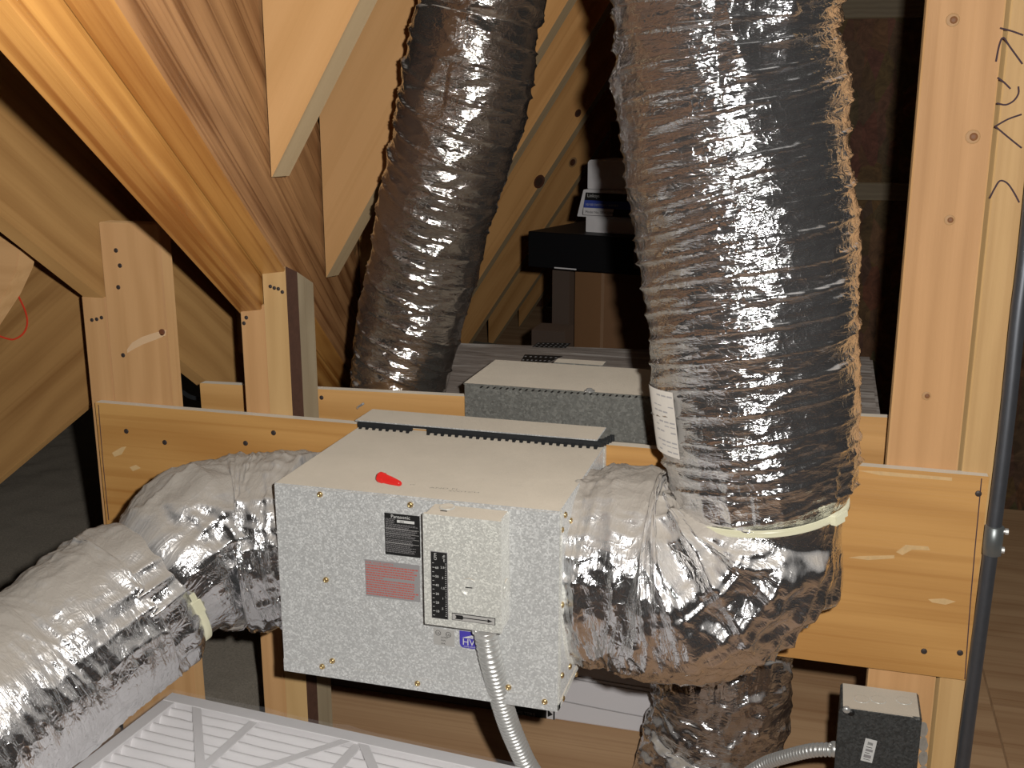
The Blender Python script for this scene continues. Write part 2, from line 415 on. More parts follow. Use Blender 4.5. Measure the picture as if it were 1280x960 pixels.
def foil_duct(name, mat, nodes, parent, step=0.003, seed=0.0, lump=0.004, rings=0.0025, pitch=26.0, tilt=0.9, crush=0.0014,
              pleat=(), fold=0.0, around=3.2, world_nodes=(), cap=True, helix=0, cf=(70, 16, 130, 30), flat=()):
    """nodes: (px, py, Y, half width in px); a flexible duct skin with pressed-in wrinkles"""
    P = []
    for x, y, Y, hw in nodes:
        p = on_y(x, y, Y); P.append([*p, hw * depth(p) / FPX])
    for w in world_nodes: P.append(list(w))
    C, s = resample(catmull(P, 12), step); r = C[:, 3]; C = C[:, :3]
    # soften the frames at tight bends
    T, A, B = frames(C)
    m = int(2 * math.pi * r.mean() / step); th = np.linspace(0, 2 * math.pi, m, endpoint=False)
    S, TH = np.meshgrid(s, th, indexing='ij')
    ct, st = np.cos(TH), np.sin(TH); rm = r.mean()
    q = seed * 17.3
    X3, Y3 = ct * rm, st * rm
    d = lump * 2 * (vnoise(S * 11 + q, X3 * 11, Y3 * 11) - 0.5) + lump * 1.2 * (vnoise(S * 23 + q, X3 * 19 + 5, Y3 * 19) - 0.5)
    ph = S * pitch + tilt * TH / (2 * math.pi) * np.round(pitch * 0.08)
    wob = 1.3 * vnoise(S * 6 + q, X3 * 8, Y3 * 8)
    if helix:
        fr = np.abs(((S * pitch + helix * TH / (2 * math.pi) + 0.35 * wob) % 1.0) - 0.5) * 2
        d += rings * np.clip((fr - 0.78) / 0.22, 0, 1) ** 1.5 * (0.4 + 1.1 * vnoise(S * 13 + q, X3 * 10, Y3 * 10))
        fr = np.abs(((S * pitch * 1.0 + helix * TH / (2 * math.pi) + 0.37 + 0.6 * wob) % 1.0) - 0.5) * 2
        d += rings * 0.5 * np.clip((fr - 0.86) / 0.14, 0, 1) * vnoise(S * 9 + q, X3 * 12, Y3 * 12)
    d += (0.35 if helix else 1.0) * rings * ridge(S * pitch + tilt * np.sin(TH) + wob + q, X3 * around, Y3 * around + 3, 4)
    d += rings * 0.7 * ridge(S * pitch * 2.1 - tilt * np.sin(TH) + wob * 1.6 + q, X3 * around * 2.2, Y3 * around * 2.2, 3)
    if fold: d += fold * (ridge(S * 17 + 2.0 * wob + q, X3 * 5, Y3 * 5, 2) - 0.45)
    sk = 0.12 * (vnoise(S * 5 + q, X3 * 6, Y3 * 6) - 0.5) * TH.shape[1] * 0 + 0.35 * X3 - 0.3 * Y3   # creases lean a little
    d += crush * ridge((S + sk) * cf[0] + q, X3 * cf[1], Y3 * cf[1], 3) + crush * 0.8 * ridge((S - 0.6 * sk) * cf[2] + q, X3 * cf[3], Y3 * cf[3] + 7, 2)
    d += crush * 0.5 * ridge(S * 60 + q, X3 * 75 + 3, Y3 * 75 + 7, 2)
    L = s[-1]
    for pos, width, amp, k in pleat:
        Sp = S + 0.018 * np.cos(TH + 0.9) * (pos > 0.1) * (pos < 0.9) + 0.006 * (vnoise(X3 * 40, Y3 * 40, q) - 0.5)
        w_ = np.exp(-((Sp - pos * L) / width) ** 2)
        w2 = np.exp(-((Sp - pos * L) / (width * 0.22)) ** 2)
        d += amp * (w_ - w2 * 0.8) * (ridge(TH * k / (2 * math.pi) + 0.4 * vnoise(S * 20, X3 * 9, Y3 * 9), S * 4 + q, 0, 2) - 0.4)
    for fp in flat: d *= 1 - 0.9 * np.exp(-((S - (fp if fp > 0 else L + fp)) / 0.011) ** 2)
    ring = ct[..., None] * A[:, None] + st[..., None] * B[:, None]
    V = C[:, None] + ring * (r[:, None, None] + d[..., None])
    # ends closed inwards so the duct reads as a body
    if cap:
        V = np.concatenate([C[:1, None] + (V[:1] - C[:1, None]) * 0.05, V, C[-1:, None] + (V[-1:] - C[-1:, None]) * 0.05])
        s = np.r_[s[0], s, s[-1]]
    c = C.mean(0); me = grid_mesh(name, V - c, uv=(s, th * rm))
    o = link_mesh(name, me, mat, parent, Matrix.Translation(Vector(c)), True)
    return o, C, T, A, B, r
def strap(name, C, T, A, B, r, i, parent, buckle_angle, w=0.007, mat=None):
    th = np.linspace(0, 2 * math.pi, 72, endpoint=False)
    prof = [(-w / 2, 0.0), (w / 2, 0.0), (w / 2, 0.0025), (-w / 2, 0.0025)]
    V = []
    for u, h in prof + prof[:1]:
        V.append([C[i] + T[i] * u + (np.cos(t) * A[i] + np.sin(t) * B[i]) * (r[i] + 0.0035 + h + 0.001 * math.sin(5 * t)) for t in th])
    c = C[i]; o = link_mesh(name, grid_mesh(name, np.array(V) - c), mat or NYLON, parent, Matrix.Translation(Vector(c)), False)
    t = buckle_angle; d = np.cos(t) * A[i] + np.sin(t) * B[i]; tan = -np.sin(t) * A[i] + np.cos(t) * B[i]
    bm = bmesh.new(); add_box(bm, (-0.009, -0.006, -0.002), (0.009, 0.006, 0.007), 0, 0.0012)
    add_box(bm, (0.009, -0.0035, 0.001), (0.02, 0.0035, 0.0035), 0, 0.0006)
    bm_obj('buckle', bm, mat or NYLON, o, frame(C[i] + d * (r[i] + 0.006), tan, d))
    return o

# --- flat labels: plate plus printed marks, one mesh
def text_geo(s, size, align='LEFT'):
    cu = bpy.data.curves.new('t', 'FONT'); cu.body = s; cu.size = size; cu.align_x = align; cu.resolution_u = 2
    ob = bpy.data.objects.new('t', cu); COL.objects.link(ob)
    dg = bpy.context.evaluated_depsgraph_get(); me = bpy.data.meshes.new_from_object(ob.evaluated_get(dg))
    vs = [v.co.copy() for v in me.vertices]; fs = [tuple(p.vertices) for p in me.polygons]
    bpy.data.objects.remove(ob); bpy.data.curves.remove(cu); bpy.data.meshes.remove(me)
    return vs, fs
def label_obj(name, O, x, z, w, h, mats, items, parent, th=0.0006, outline=None):
    """local X right, local Z up, print faces local -Y; origin top left. items: ('r',x,y,w,h,mi) ('t',x,y,size,str,mi[,rot]) ('p',[(x,y)..],mi), y downward"""
    bm = bmesh.new()
    if outline:
        a = [bm.verts.new((p[0], 0, -p[1])) for p in outline]; b = [bm.verts.new((p[0], -th, -p[1])) for p in outline]; n = len(a)
        bm.faces.new(a); bm.faces.new(b[::-1])
        for i in range(n): bm.faces.new((a[i], b[i], b[(i + 1) % n], a[(i + 1) % n]))
        bmesh.ops.recalc_face_normals(bm, faces=bm.faces)
    else: add_box(bm, (0, -th, -h), (w, 0, 0), 0)
    e = 0.00025; lv = 0
    for it in items:
        lv += 1; yy = -th - e * (0.6 + 0.25 * min(lv, 7) if it[0] != 't' else 3.0)
        if it[0] == 'r':
            _, a, b, c, d, mi = it
            vs = [bm.verts.new((px_, yy, pz_)) for px_, pz_ in ((a, -b - d), (a + c, -b - d), (a + c, -b), (a, -b))]
            bm.faces.new(vs).material_index = mi
        elif it[0] == 'p':
            vs = [bm.verts.new((p[0], yy, -p[1])) for p in it[1]]; f = bm.faces.new(vs); f.material_index = it[2]
        else:
            _, a, b, size, s, mi = it[:6]; rot = it[6] if len(it) > 6 else 0
            vs, fs = text_geo(s, size); bv = []
            for v in vs:
                X, Z = v.x, v.y
                if rot: X, Z = X * math.cos(rot) - Z * math.sin(rot), X * math.sin(rot) + Z * math.cos(rot)
                bv.append(bm.verts.new((a + X, yy, -b + Z)))
            for f in fs:
                try: bm.faces.new([bv[k] for k in f]).material_index = mi
                except ValueError: pass
    return bm_obj(name, bm, mats, parent, frame(O, x, z))

def screw(p, n, parent, r=0.0038, mat=BRASS, name='screw'):
    n = Vector(n).normalized(); x = Vector((0, 0, 1)).cross(n) if abs(n.z) < 0.9 else Vector((1, 0, 0))
    if n.z > 0.9: M = Matrix.Translation(p)
    else: M = frame(p, x, n)
    M = frame(p, x, n)
    return lathe(name, mat, [(r, -0.0005), (r, 0.0008), (r * 0.85, 0.0022), (r * 0.45, 0.003), (r * 0.4, 0.0022), (0.0001, 0.0022)], M, parent, 10)
def nail(p, n, parent, r=0.0038): 
    n = Vector(n).normalized(); x = Vector((0, 0, 1)).cross(n)
    return lathe('nail_head', STEEL, [(r, -0.0005), (r, 0.0007), (r * 0.8, 0.0012)], frame(p, x, n), parent, 10)

# ------------------------------------------------------------------ the setting
YF = 1.418                                           # front of the studs
# floor: sheets of plywood with open seams
fl_root = tag(bpy.data.objects.new('floor', None), kind='structure'); COL.objects.link(fl_root)
xs = [-3.6, -2.38, -0.93, 0.36, 1.58, 2.8]; ys = [-1.6, -0.38, 0.84, 2.06, 2.36, 3.58, 4.8, 6.0]
for i in range(len(xs) - 1):
    for j in range(len(ys) - 1):
        prism('floor_sheet', FLOORW, (xs[i] + 0.002, ys[j + 1] - 0.002, 0), (1, 0, 0), (0, -1, 0),
              rect(xs[i + 1] - xs[i] - 0.004, ys[j + 1] - ys[j] - 0.004), 0.018, fl_root, 0.001)
for o in fl_root.children:                            # top of each sheet at z = 0
    o.matrix_basis = Matrix.Translation((0, 0, -0.018 if o.matrix_basis.to_3x3().col[1].z > 0 else 0)) @ o.matrix_basis

# print on the duct sticker is added with the duct; insulation follows
# blown insulation along the eave
gx = np.linspace(-3.4, -0.93, 150); gy = np.linspace(1.53, 4.6, 150); GX, GY = np.meshgrid(gx, gy, indexing='ij')
GZ = 0.09 + 0.04 * (vnoise(GX * 3, GY * 3) - 0.5) + 0.008 * (vnoise(GX * 17, GY * 17) - 0.5) + 0.006 * (vnoise(GX * 60, GY * 60) - 0.5)
GZ[-2:, :] = 0.0; GZ[:, 0] = 0.0
ins = link_mesh('insulation', grid_mesh('insulation', np.stack([GX, GY, GZ], -1)[:, ::-1], closed=False), LINER, smooth=True)
tag(ins, 'dark grey blown insulation lying between the studs and the eave', 'insulation', kind='stuff')

# back wall of strand board with two rows of blocking
wb = tag(box('wall_back', OSB, (-0.28, 3.2, 0), (2.8, 3.22, 2.6)), kind='structure')
z1, z2 = on_y(1080, 22, 3.16).z, on_y(1080, -24, 3.16).z
prism('blocking', PINE_G, (-0.27, 3.16, z1), (1, 0, 0), (0, 0, 1), rect(3.05, z2 - z1), 0.04, wb)
z1, z2 = on_y(1080, 250, 3.16).z, on_y(1080, 229, 3.16).z
prism('blocking', PINE_G, (-0.27, 3.16, z1), (1, 0, 0), (0, 0, 1), rect(3.05, 0.045), 0.04, wb)
tag(box('wall_far', OSB, (-3.6, 6.0, 0), (-0.28, 6.02, 3.0)), kind='structure')
tag(box('wall_right', OSB, (2.8, -1.6, 0), (2.82, 3.22, 2.6)), kind='structure')
tag(box('wall_front', OSB, (-3.6, -1.62, 0), (2.8, -1.6, 3.6)), kind='structure')

# ------------------------------------------------------------------ stud wall
def stud(name, x0, x1, y0, y1, z0, z1, mat, label, group=None, cat='stud', topcut=0.0):
    c = thing(name, ((x0 + x1) / 2, y0, z0), label, cat, group)
    # local X = up so the grain runs along the stud
    h = z1 - z0
    poly = [(0, 0), (h, 0), (h, x1 - x0), (0, x1 - x0)]
    prism('post', mat, (x0, y0, z0), (0, 0, 1), (1, 0, 0), poly, -(y1 - y0), c, 0.002)
    return c
P = on_y
s1 = stud('wall_stud', P(141, 480, YF).x, P(209, 420, YF).x, YF, YF + 0.03, 0, P(170, 279, YF).z, PINE, 'wide pine stud at left with a torn knot and three nails near its top')
for q in ((145, 313), (150, 332), (148, 359), (154, 444)): nail(P(*q, YF), (0, -1, 0), s1, 0.0035)
kn = bmesh.new()
pts = [P(x, y, YF) for x, y in ((159, 437), (166, 428), (178, 421), (193, 416), (208, 412), (208, 419), (196, 424), (180, 430), (168, 436), (160, 441))]
vs = [kn.verts.new(p + Vector((0, -0.0008 - 0.001 * (i % 2), 0))) for i, p in enumerate(pts)]; kn.faces.new(vs)
o = bm_obj('torn_grain', kn, plain('pale_torn_wood', (0.78, 0.56, 0.34), 0.35), s1)
o2 = lathe('knot', plain('knot_brown', (0.20, 0.07, 0.03), 0.6), [(0.006, 0), (0.006, 0.0012), (0.004, 0.0018)], frame(P(203, 416, YF), (1, 0, 0), (0, -1, 0)), s1, 10)

s2 = stud('cripple_stud', P(107, 430, YF).x, P(140, 470, YF).x, YF, YF + 0.089, 0, P(118, 371, YF).z, PINE, 'narrow pine cripple stud at far left carrying the tan rafter')
for q in ((115, 400), (121, 399), (127, 397)): nail(P(*q, YF), (0, -1, 0), s2, 0.003)
x2a, x2b, x2c = P(303, 440, YF).x, P(333, 440, YF).x, P(367, 440, YF).x
s3 = stud('cripple_stud', x2a, x2b, YF, YF + 0.089, 0, P(310, 381, YF).z, PINE, 'short pine cripple stud under the orange valley rafter, left of the barked stud')
for q in ((308, 397), (305, 404)): nail(P(*q, YF), (0, -1, 0), s3, 0.003)
# barked stud: sloping top, bark along one arris, grey side
s4 = thing('barked_stud', ((x2b + x2c) / 2, YF, 0), 'stud with a strip of dark bark and a grey side, nailed beside the valley rafter', 'stud')
ztf = P(340, 332, YF).z; ztb = ztf - 0.035
bm = bmesh.new(); W_, D_ = x2c - x2b - 0.001, 0.074
sec = [(0, 0), (W_ - 0.006, 0), (W_, 0.024), (W_, D_), (0, D_)]
lo = [bm.verts.new((0.0, -y, x)) for x, y in sec]; hi = [bm.verts.new((ztf + (ztb - ztf) * y / D_, -y, x)) for x, y in sec]
bm.faces.new(lo); bm.faces.new(hi[::-1])
for i in range(5):
    f = bm.faces.new((lo[i], hi[i], hi[(i + 1) % 5], lo[(i + 1) % 5])); f.material_index = {1: 1, 2: 2}.get(i, 0)
bmesh.ops.recalc_face_normals(bm, faces=bm.faces)
bm_obj('post', bm, [PINE_Y, BARK, PINE_G], s4, frame((x2b + 0.0005, YF, 0), (0, 0, 1), (1, 0, 0)))
for k, q in enumerate(((338, 358), (343, 360), (348, 361), (353, 365))): nail(P(*q, YF), (0, -1, 0), s4, 0.0028)

xr0, xr1, xr2, xr3 = P(1110, 560, YF).x, P(1200, 560, YF).x, P(1205, 560, YF).x, P(1244, 560, YF).x
s5 = stud('wall_stud', xr0, xr1, YF, YF + 0.038, 0, 2.35, PINE, 'wide pine stud at right with four small knots, left of the marked stud')
KN = plain('knot_tan', (0.33, 0.14, 0.05), 0.6, 0, 0.5, 300); KH = plain('knot_halo', (0.64, 0.385, 0.17), 0.6, 0, 0.4, 150)
for q, r in (((1191, 25), 0.0055), ((1216, 171), 0.006), ((1187, 275), 0.0045), ((1158, 495), 0.004), ((1133, 615), 0.003)):
    if q[1] > 600: continue
    c = P(*q, YF)
    h_ = lathe('knot', KH, [(r * 1.4, 0), (r * 1.3, 0.0003), (r, 0.0004)], frame(c, (1, 0, 0), (0, -1, 0)), s5, 14)
    lathe('knot_core', KN, [(r * 0.8, 0.0002), (r * 0.75, 0.001), (r * 0.3, 0.0012)], frame(c + Vector((0.001, 0, 0)), (1, 0, 0), (0, -1, 0)), h_, 12)
s6 = stud('marked_stud', xr2, xr3, YF - 0.004, YF + 0.085, 0, 2.35, PINE_Y, 'yellowish stud at the right edge with dark marker scribbles')
for line in ([(1250, 35), (1265, 39), (1279, 44)], [(1245, 77), (1249, 57), (1254, 47), (1262, 58), (1278, 80)], [(1247, 97), (1255, 103), (1263, 111)],
             [(1246, 129), (1257, 131), (1267, 126), (1273, 117), (1273, 108)], [(1244, 158), (1260, 149), (1277, 143)], [(1244, 158), (1262, 173), (1277, 185)],
             [(1237, 248), (1243, 236), (1250, 226), (1259, 229), (1267, 240), (1274, 253)]):
    tube('marker_line', MARKER, [P(x, y, YF - 0.0045) for x, y in line], 0.0011, s6, 6, 4)

# ------------------------------------------------------------------ plywood rails on both faces of the studs
ztop = CZ - 0.4415
YB = 1.40
xl, xrr = P(118, 503, YB).x, P(1237, 597, YB).x
pr = thing('plywood_rail', (0, YB, CZ - 0.72), 'long orange plywood board nailed across the front of the studs', 'board')
body = prism('board', PLY, (xl, YB, CZ - 0.72), (1, 0, 0), (0, 0, 1), rect(xrr - xl, 0.2785), YF - YB - 0.001, pr, 0.0012)
for q in ((158, 539), (342, 541), (1223, 617), (1200, 816), (1155, 814), (206, 553), (307, 554)): nail(P(*q, YB), (0, -1, 0), pr, 0.004)
tube('pencil_line', MARKER, [P(1227, 598, YB), P(1223, 640, YB), P(1214, 740, YB), P(1206, 849, YB)], 0.0007, pr, 5, 2)
tube('pencil_line', MARKER, [P(123, 506, YB), P(129, 580, YB), P(136, 650, YB)], 0.0007, pr, 5, 2)
PALE = plain('pale_splintered_veneer', (0.84, 0.60, 0.30), 0.5, 0, 0.5, 120)
for a in (((1060, 697), (1075, 695), (1118, 694), (1118, 698), (1085, 700)), ((1120, 690), (1132, 681), (1160, 683), (1163, 688), (1140, 687), (1128, 694)),
          ((1072, 588), (1100, 589), (1190, 597), (1190, 601), (1100, 594)), ((1160, 749), (1180, 748), (1195, 752), (1182, 756), (1165, 753)),
          ((140, 566), (152, 559), (158, 558), (152, 568), (143, 571)), ((162, 584), (170, 581), (176, 585), (166, 589))):
    bm = bmesh.new(); bm.faces.new([bm.verts.new(P(x, y, YB - 0.0005) ) for x, y in a]); bm_obj('splintered_patch', bm, PALE, pr)
YR = YF + 0.090
rb = thing('plywood_rail', (0, YR, CZ - 0.66), 'pale plywood board on the rear face of the studs, notched around the grey sheet-metal box', 'board')
xa, xb = P(249, 478, YR).x, P(1264, 530, YR).x
zl, zr, zb = P(249, 479, YR).z, P(1264, 530, YR).z, P(1248, 767, YR).z
nx0, nx1 = P(581, 500, YR).x, 0.0
nz = P(800, 556, YR).z
zz = lambda x: zl + (zr - zl) * (x - xa) / (xb - xa)
prism('board', PLY_L, (xa, YR, zb), (1, 0, 0), (0, 0, 1),
      [(0, 0), (xb - xa, 0), (xb - xa, zr - zb), (nx1 - xa, zz(nx1) - zb), (nx1 - xa, nz - zb), (nx0 - xa, nz - zb), (nx0 - xa, zz(nx0) - zb), (0, zl - zb)], 0.018, rb, 0.0012)
nail(P(402, 497, YR), (0, -1, 0), rb, 0.0035)
pp = P(452, 506, YR)
tube('bent_nail', ZINC, [pp + Vector((-0.007, -0.001, -0.006)), pp + Vector((0, -0.012, 0)), pp + Vector((0.012, -0.02, 0.008))], 0.0018, rb, 8, 4)

# ------------------------------------------------------------------ roof framing
bd = Vector((-math.sin(R_(18.02)), math.cos(R_(18.02)), -0.4408))      # valley rafter runs down and away
e = Vector((0.951, 0.309, 0)).normalized()
A0 = P(297, 390, YF)
bu = bd.normalized(); ca = 1 / math.sqrt(1 + 0.4408 ** 2)
va = thing('valley_rafter', A0 + bd * 0.0, 'big doubled orange-brown valley rafter slanting down from the upper left', 'rafter')
def side_or_edge(n, c): return 1 if abs(n.y) > 0.7 else 0
H2 = 0.44
for k, (off, drop, name) in enumerate(((0.0, 0.0, 'left_ply'), (0.0385, 0.052, 'right_ply'))):
    O = A0 + e * off + Vector((0, 0, drop))
    L0, L1 = -1.32, 1.0
    z_ = Vector((0, 0, 1))
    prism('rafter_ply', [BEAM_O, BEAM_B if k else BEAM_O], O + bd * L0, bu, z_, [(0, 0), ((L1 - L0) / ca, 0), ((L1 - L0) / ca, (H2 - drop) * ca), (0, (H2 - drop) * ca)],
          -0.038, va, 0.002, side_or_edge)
Q = A0 + e * 0.0785                                                     # brown side face of the valley rafter

jd = Vector((-math.sin(R_(75.96)), math.cos(R_(75.96)), -1.3963)); jl = jd.normalized(); ta = 1.3963
def jack(tip, label, length, w=0.235, mat=PINE_J):
    up = -jl; c = thing('jack_rafter', tip, label, 'rafter', None)
    zloc = Vector((0, 0, 1)) - up * up.z
    O = tip + e * 0.001
    n = Vector((0.242, 0.970, 0))
    M = frame(O, up, zloc); sgn = 1 if M.to_3x3().col[1].dot(n) > 0 else -1
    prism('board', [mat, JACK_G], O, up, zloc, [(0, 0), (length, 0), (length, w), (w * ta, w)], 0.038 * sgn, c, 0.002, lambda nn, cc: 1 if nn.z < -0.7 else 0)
    return c
t1 = on_plane(337, 223, Q, e); t2 = on_plane(406, 348, Q, e); stp = t2 - t1
j1 = jack(t1, 'pale jack rafter at top left, nearest, ending in a pointed tip', 1.3, 0.26)
j2 = jack(t2, 'pale jack rafter behind the nearest one, its tip beside the barked stud', 1.9, 0.26)
ZN = P(405, 170, 1.7)
nj = on_plane(404, 183, Q, e)
tube('protruding_nail', ZINC, [nj + Vector((0.0, -0.01, 0.0)), nj + Vector((0.02, -0.014, -0.004))], 0.0015, j2, 6, 2)
far = [(685, 25), (665, 158.5), (643, 279), (671, 299), (649, 379.5), (668.6, 379), (665, 405)]
names = ['jack rafter just right of the middle silver duct, topmost of the slanted row',
         'second slanted jack rafter right of the middle duct', 'third slanted jack rafter, with dark knots, right of the middle duct',
         'fourth slanted jack rafter, with a round knot, left of the white boxes', 'fifth slanted jack rafter, left of the black carton',
         'sixth slanted jack rafter, partly behind the black carton', 'farthest slanted jack rafter, lowest of the row']
def proj(p):
    p = np.array(p) - EYE; d = p @ _f; return 640 + FPX * (p @ _r) / d, 480 - FPX * (p @ _u) / d
# first a rafter whose tip hides behind the middle duct
k = 2.0; far_j = []
for (fx, fy), nm in zip(far, names):
    best = None
    for kk in np.arange(k - 0.3, k + 2.2, 0.01):
        t = t1 + stp * kk; a = proj(t); b = proj(t - jd * 0.5)
        xx = a[0] + (b[0] - a[0]) * (fy - a[1]) / (b[1] - a[1])
        if best is None or abs(xx - fx) < best[0]: best = (abs(xx - fx), kk)
    k = max(best[1], k + 0.2)
    tip = t1 + stp * k + jl * (0.0 if k < 3 else 0.35 if k < 4.5 else 0.9)
    if tip.z < 0.03: tip = tip + jl * ((0.03 - tip.z) / jl.z)
    far_j.append((k, jack(tip, nm, 2.4, 0.24, PINE_F)))
    k += 0.4

KD = plain('knot_dark', (0.13, 0.045, 0.02), 0.7)
nj_ = Vector((0.242, 0.970, 0)).normalized()
for j, x, y, r_, mt in ((2, 722.5, 141.5, 0.010, KD), (3, 716, 203, 0.016, KH), (2, 674, 227, 0.018, KD)):
    kk, root = far_j[j]; c = on_plane(x, y, t1 + stp * kk, nj_)
    h_ = lathe('knot', mt, [(r_, -0.001), (r_, 0.0004), (r_ * 0.8, 0.001)], frame(c, jl, -nj_) @ Matrix.Diagonal((1.25, 0.9, 1, 1)), root, 14)
    lathe('knot_core', KD if mt is not KD else BARK, [(r_ * 0.7, 0.0005), (r_ * 0.65, 0.0016)], frame(c, jl, -nj_) @ Matrix.Diagonal((1.2, 0.9, 1, 1)), h_, 12)

# tan common rafter at the far left on the cripple stud
s_ = 0.72; cb = P(105, 371, YF)
rB = thing('common_rafter', cb, 'tan common rafter in shadow at the far left, resting on the narrow cripple stud', 'rafter')
cx = 1 / math.sqrt(1 + s_ * s_)
prism('board', RAFT_B, cb + Vector((-0.003, -1.1, 1.1 * s_)), (0, 1, -s_), (0, 0, 1), [(0, 0), (2.3 / cx, 0), (2.3 / cx, 0.235), (0, 0.235)], -0.038, rB, 0.002)
# wide board rising to the right behind the studs
a_, b_ = P(0, 598, 1.53), P(110, 505, 1.53); dv = (b_ - a_).normalized()
dB = thing('diagonal_board', b_, 'wide brown board with red chalk mark, slanting up behind the far left stud', 'board')
prism('board', RAFT_B, a_ - dv * 0.9, dv, (0, 0, 1), rect(0.9 + (P(165, 458, 1.53) - a_).length, 0.245), 0.038, dB, 0.002)
tube('chalk_mark', CHALKR, [P(x, y, 1.5295) for x, y in ((17, 358), (24, 372), (32, 390), (34, 405), (29, 417), (18, 424), (8, 423), (-6, 418))], 0.0016, dB, 6, 5)
eB = thing('block_of_wood', P(0, 330, 1.36), 'pale sawn block end sticking in at the left edge of the picture', 'board')
pe = [P(x, y, 1.36) for x, y in ((-60, 262), (5, 297), (24, 312), (20, 337), (4, 372), (-60, 470))]
prism('board', PINE, pe[0], (1, 0, 0), (0, 0, 1), [(q.x - pe[0].x, q.z - pe[0].z) for q in pe[::-1]], 0.04, eB, 0.002)
# board seen between the studs, with a green chalk arc
F0, F1 = P(150, 433, 1.8), P(320, 443, 1.8)
fB = thing('header_board', F0, 'brown horizontal board with a faint green chalk arc seen between the left studs', 'board')
prism('board', RAFT_B, (F0.x, 1.8, P(213, 437, 1.8).z), (1, 0, 0), (0, 0, 1), rect(F1.x - F0.x, 0.24), 0.038, fB, 0.002)
tube('chalk_mark', CHALKG, [P(x, y, 1.7992) for x, y in ((216, 385), (217, 362), (223, 350), (231, 349), (238, 360), (243, 378), (248, 400))], 0.0016, fB, 6, 5)
nail(P(213, 334, 1.8), (0, -1, 0), fB, 0.0035)
tube('splinter', PINE, [P(247, 440, 1.79), P(256, 450, 1.76), P(265, 461, 1.74)], [0.005, 0.006, 0.002], fB, 5, 3)
g0 = P(255, 444, 2.0)
gb = thing('eave_board', g0, 'dim board slanting down in the dark under the brown header board', 'board')
prism('board', PINE_G, g0, (1, 0.2, -0.55), (0, 0, 1), rect(0.4, 0.04), 0.09, gb)

# roof sheathing above the rafters (two planes meeting over the valley)
def sheet(name, pts, mat=None):
    bm = bmesh.new(); n = (pts[1] - pts[0]).cross(pts[2] - pts[0]).normalized(); n = n if n.z > 0 else -n
    a = [bm.verts.new(q) for q in pts]; b = [bm.verts.new(q + n * 0.015) for q in pts]
    bm.faces.new(a); bm.faces.new(b[::-1]); m = len(pts)
    for i in range(m): bm.faces.new((a[i], b[i], b[(i + 1) % m], a[(i + 1) % m]))
    bmesh.ops.recalc_face_normals(bm, faces=bm.faces)
    return tag(bm_obj(name, bm, mat or DECK), kind='structure')
# plane 1, over the common rafter, reaches the valley line; plane 2 runs over the jack rafters
def pl1(x, y): return Vector((x, y, cb.z + 0.235 / cx + 0.30 - s_ * (y - YF)))
v0 = Q + bd * -1.5; v1 = Q + bd * 0.9
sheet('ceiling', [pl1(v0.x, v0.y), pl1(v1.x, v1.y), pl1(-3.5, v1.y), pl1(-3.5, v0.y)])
def pl2(k, L): return t1 + stp * k - jd * L + Vector((0, 0, 0.52))
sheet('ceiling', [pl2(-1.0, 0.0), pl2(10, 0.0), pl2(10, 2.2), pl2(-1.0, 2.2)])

# ------------------------------------------------------------------ the fan
X0, X1 = -0.6275, -0.2695; YA, YE = 1.137, 1.398; ZB, ZT = CZ - 0.692, CZ - 0.442
fan = thing('inline_fan', ((X0 + X1) / 2, YA, ZB), 'dusty galvanised fan box with control box, labels and brass screws, on the plywood', 'fan')
bm = bmesh.new(); add_box(bm, (X0, YA + 0.001, ZB), (X1, YE, ZT), 0, 0.0012)
c = Vector(((X0 + X1) / 2, (YA + YE) / 2, ZB)); bmesh.ops.translate(bm, verts=bm.verts, vec=-c)
bm_obj('housing', bm, GALV, fan, Matrix.Translation(c))
# front cover with a folded lower lip
prism('front_cover', GALV, (X0 + 0.001, YA - 0.0008, ZB + 0.016), (1, 0, 0), (0, 0, 1), rect(X1 - X0 - 0.002, ZT - ZB - 0.0175), 0.0015, fan, 0.0005)
prism('lower_lip', GALV, (X0 + 0.0005, YA - 0.0014, ZB - 0.001), (1, 0, 0), (0, 0, 1), rect(X1 - X0 - 0.001, 0.0175), 0.0015, fan, 0.0005)
for q in ((400, 618), (513, 631), (407.5, 724.7), (415.5, 826), (403, 833), (522, 854), (635.6, 859), (681, 877)):
    screw(P(*q, YA - 0.001), (0, -1, 0), fan)
for q in ((701.8, 662), (706, 643.5), (713, 651), (702, 756), (702, 844), (711.7, 833), (703, 873), (719.5, 842.5), (757.5, 581)):
    screw(on_x(*q, X1), (1, 0, 0), fan)
# side panel details: edge flanges and oval duct mount
for (a, b) in (((YA, ZB), (YA + 0.008, ZT)), ((YE - 0.012, ZB), (YE, ZT)), ((YA, ZB), (YE, ZB + 0.008))):
    box('side_flange', GALV_P, (X1 - 0.0005, a[0], a[1]), (X1 + 0.0012, b[0], b[1]), fan, 0.0003)
th = np.linspace(0, 2 * math.pi, 48, endpoint=False)
V = []
for rr, xx in ((0.1165, 0.0), (0.1165, 0.0022), (0.108, 0.0022), (0.100, 0.001), (0.095, 0.001)):
    V.append([[xx, rr * 0.98 * math.cos(t), rr * math.sin(t)] for t in th])
M_ = Matrix.Translation((X1, 1.265, CZ - 0.567))
link_mesh('duct_flange', grid_mesh('duct_flange', np.array(V)), GALV_P, fan, M_, True)
lathe('collar', GREYP, [(0.099, 0.0), (0.099, 0.018), (0.094, 0.018), (0.094, 0.0)], frame((X1, 1.265, CZ - 0.567), (0, 1, 0), (1, 0, 0)), fan, 40)
lathe('collar', GREYP, [(0.099, 0.0), (0.099, 0.018), (0.094, 0.018), (0.094, 0.0)], frame((X0, 1.265, CZ - 0.567), (0, 1, 0), (-1, 0, 0)), fan, 40)

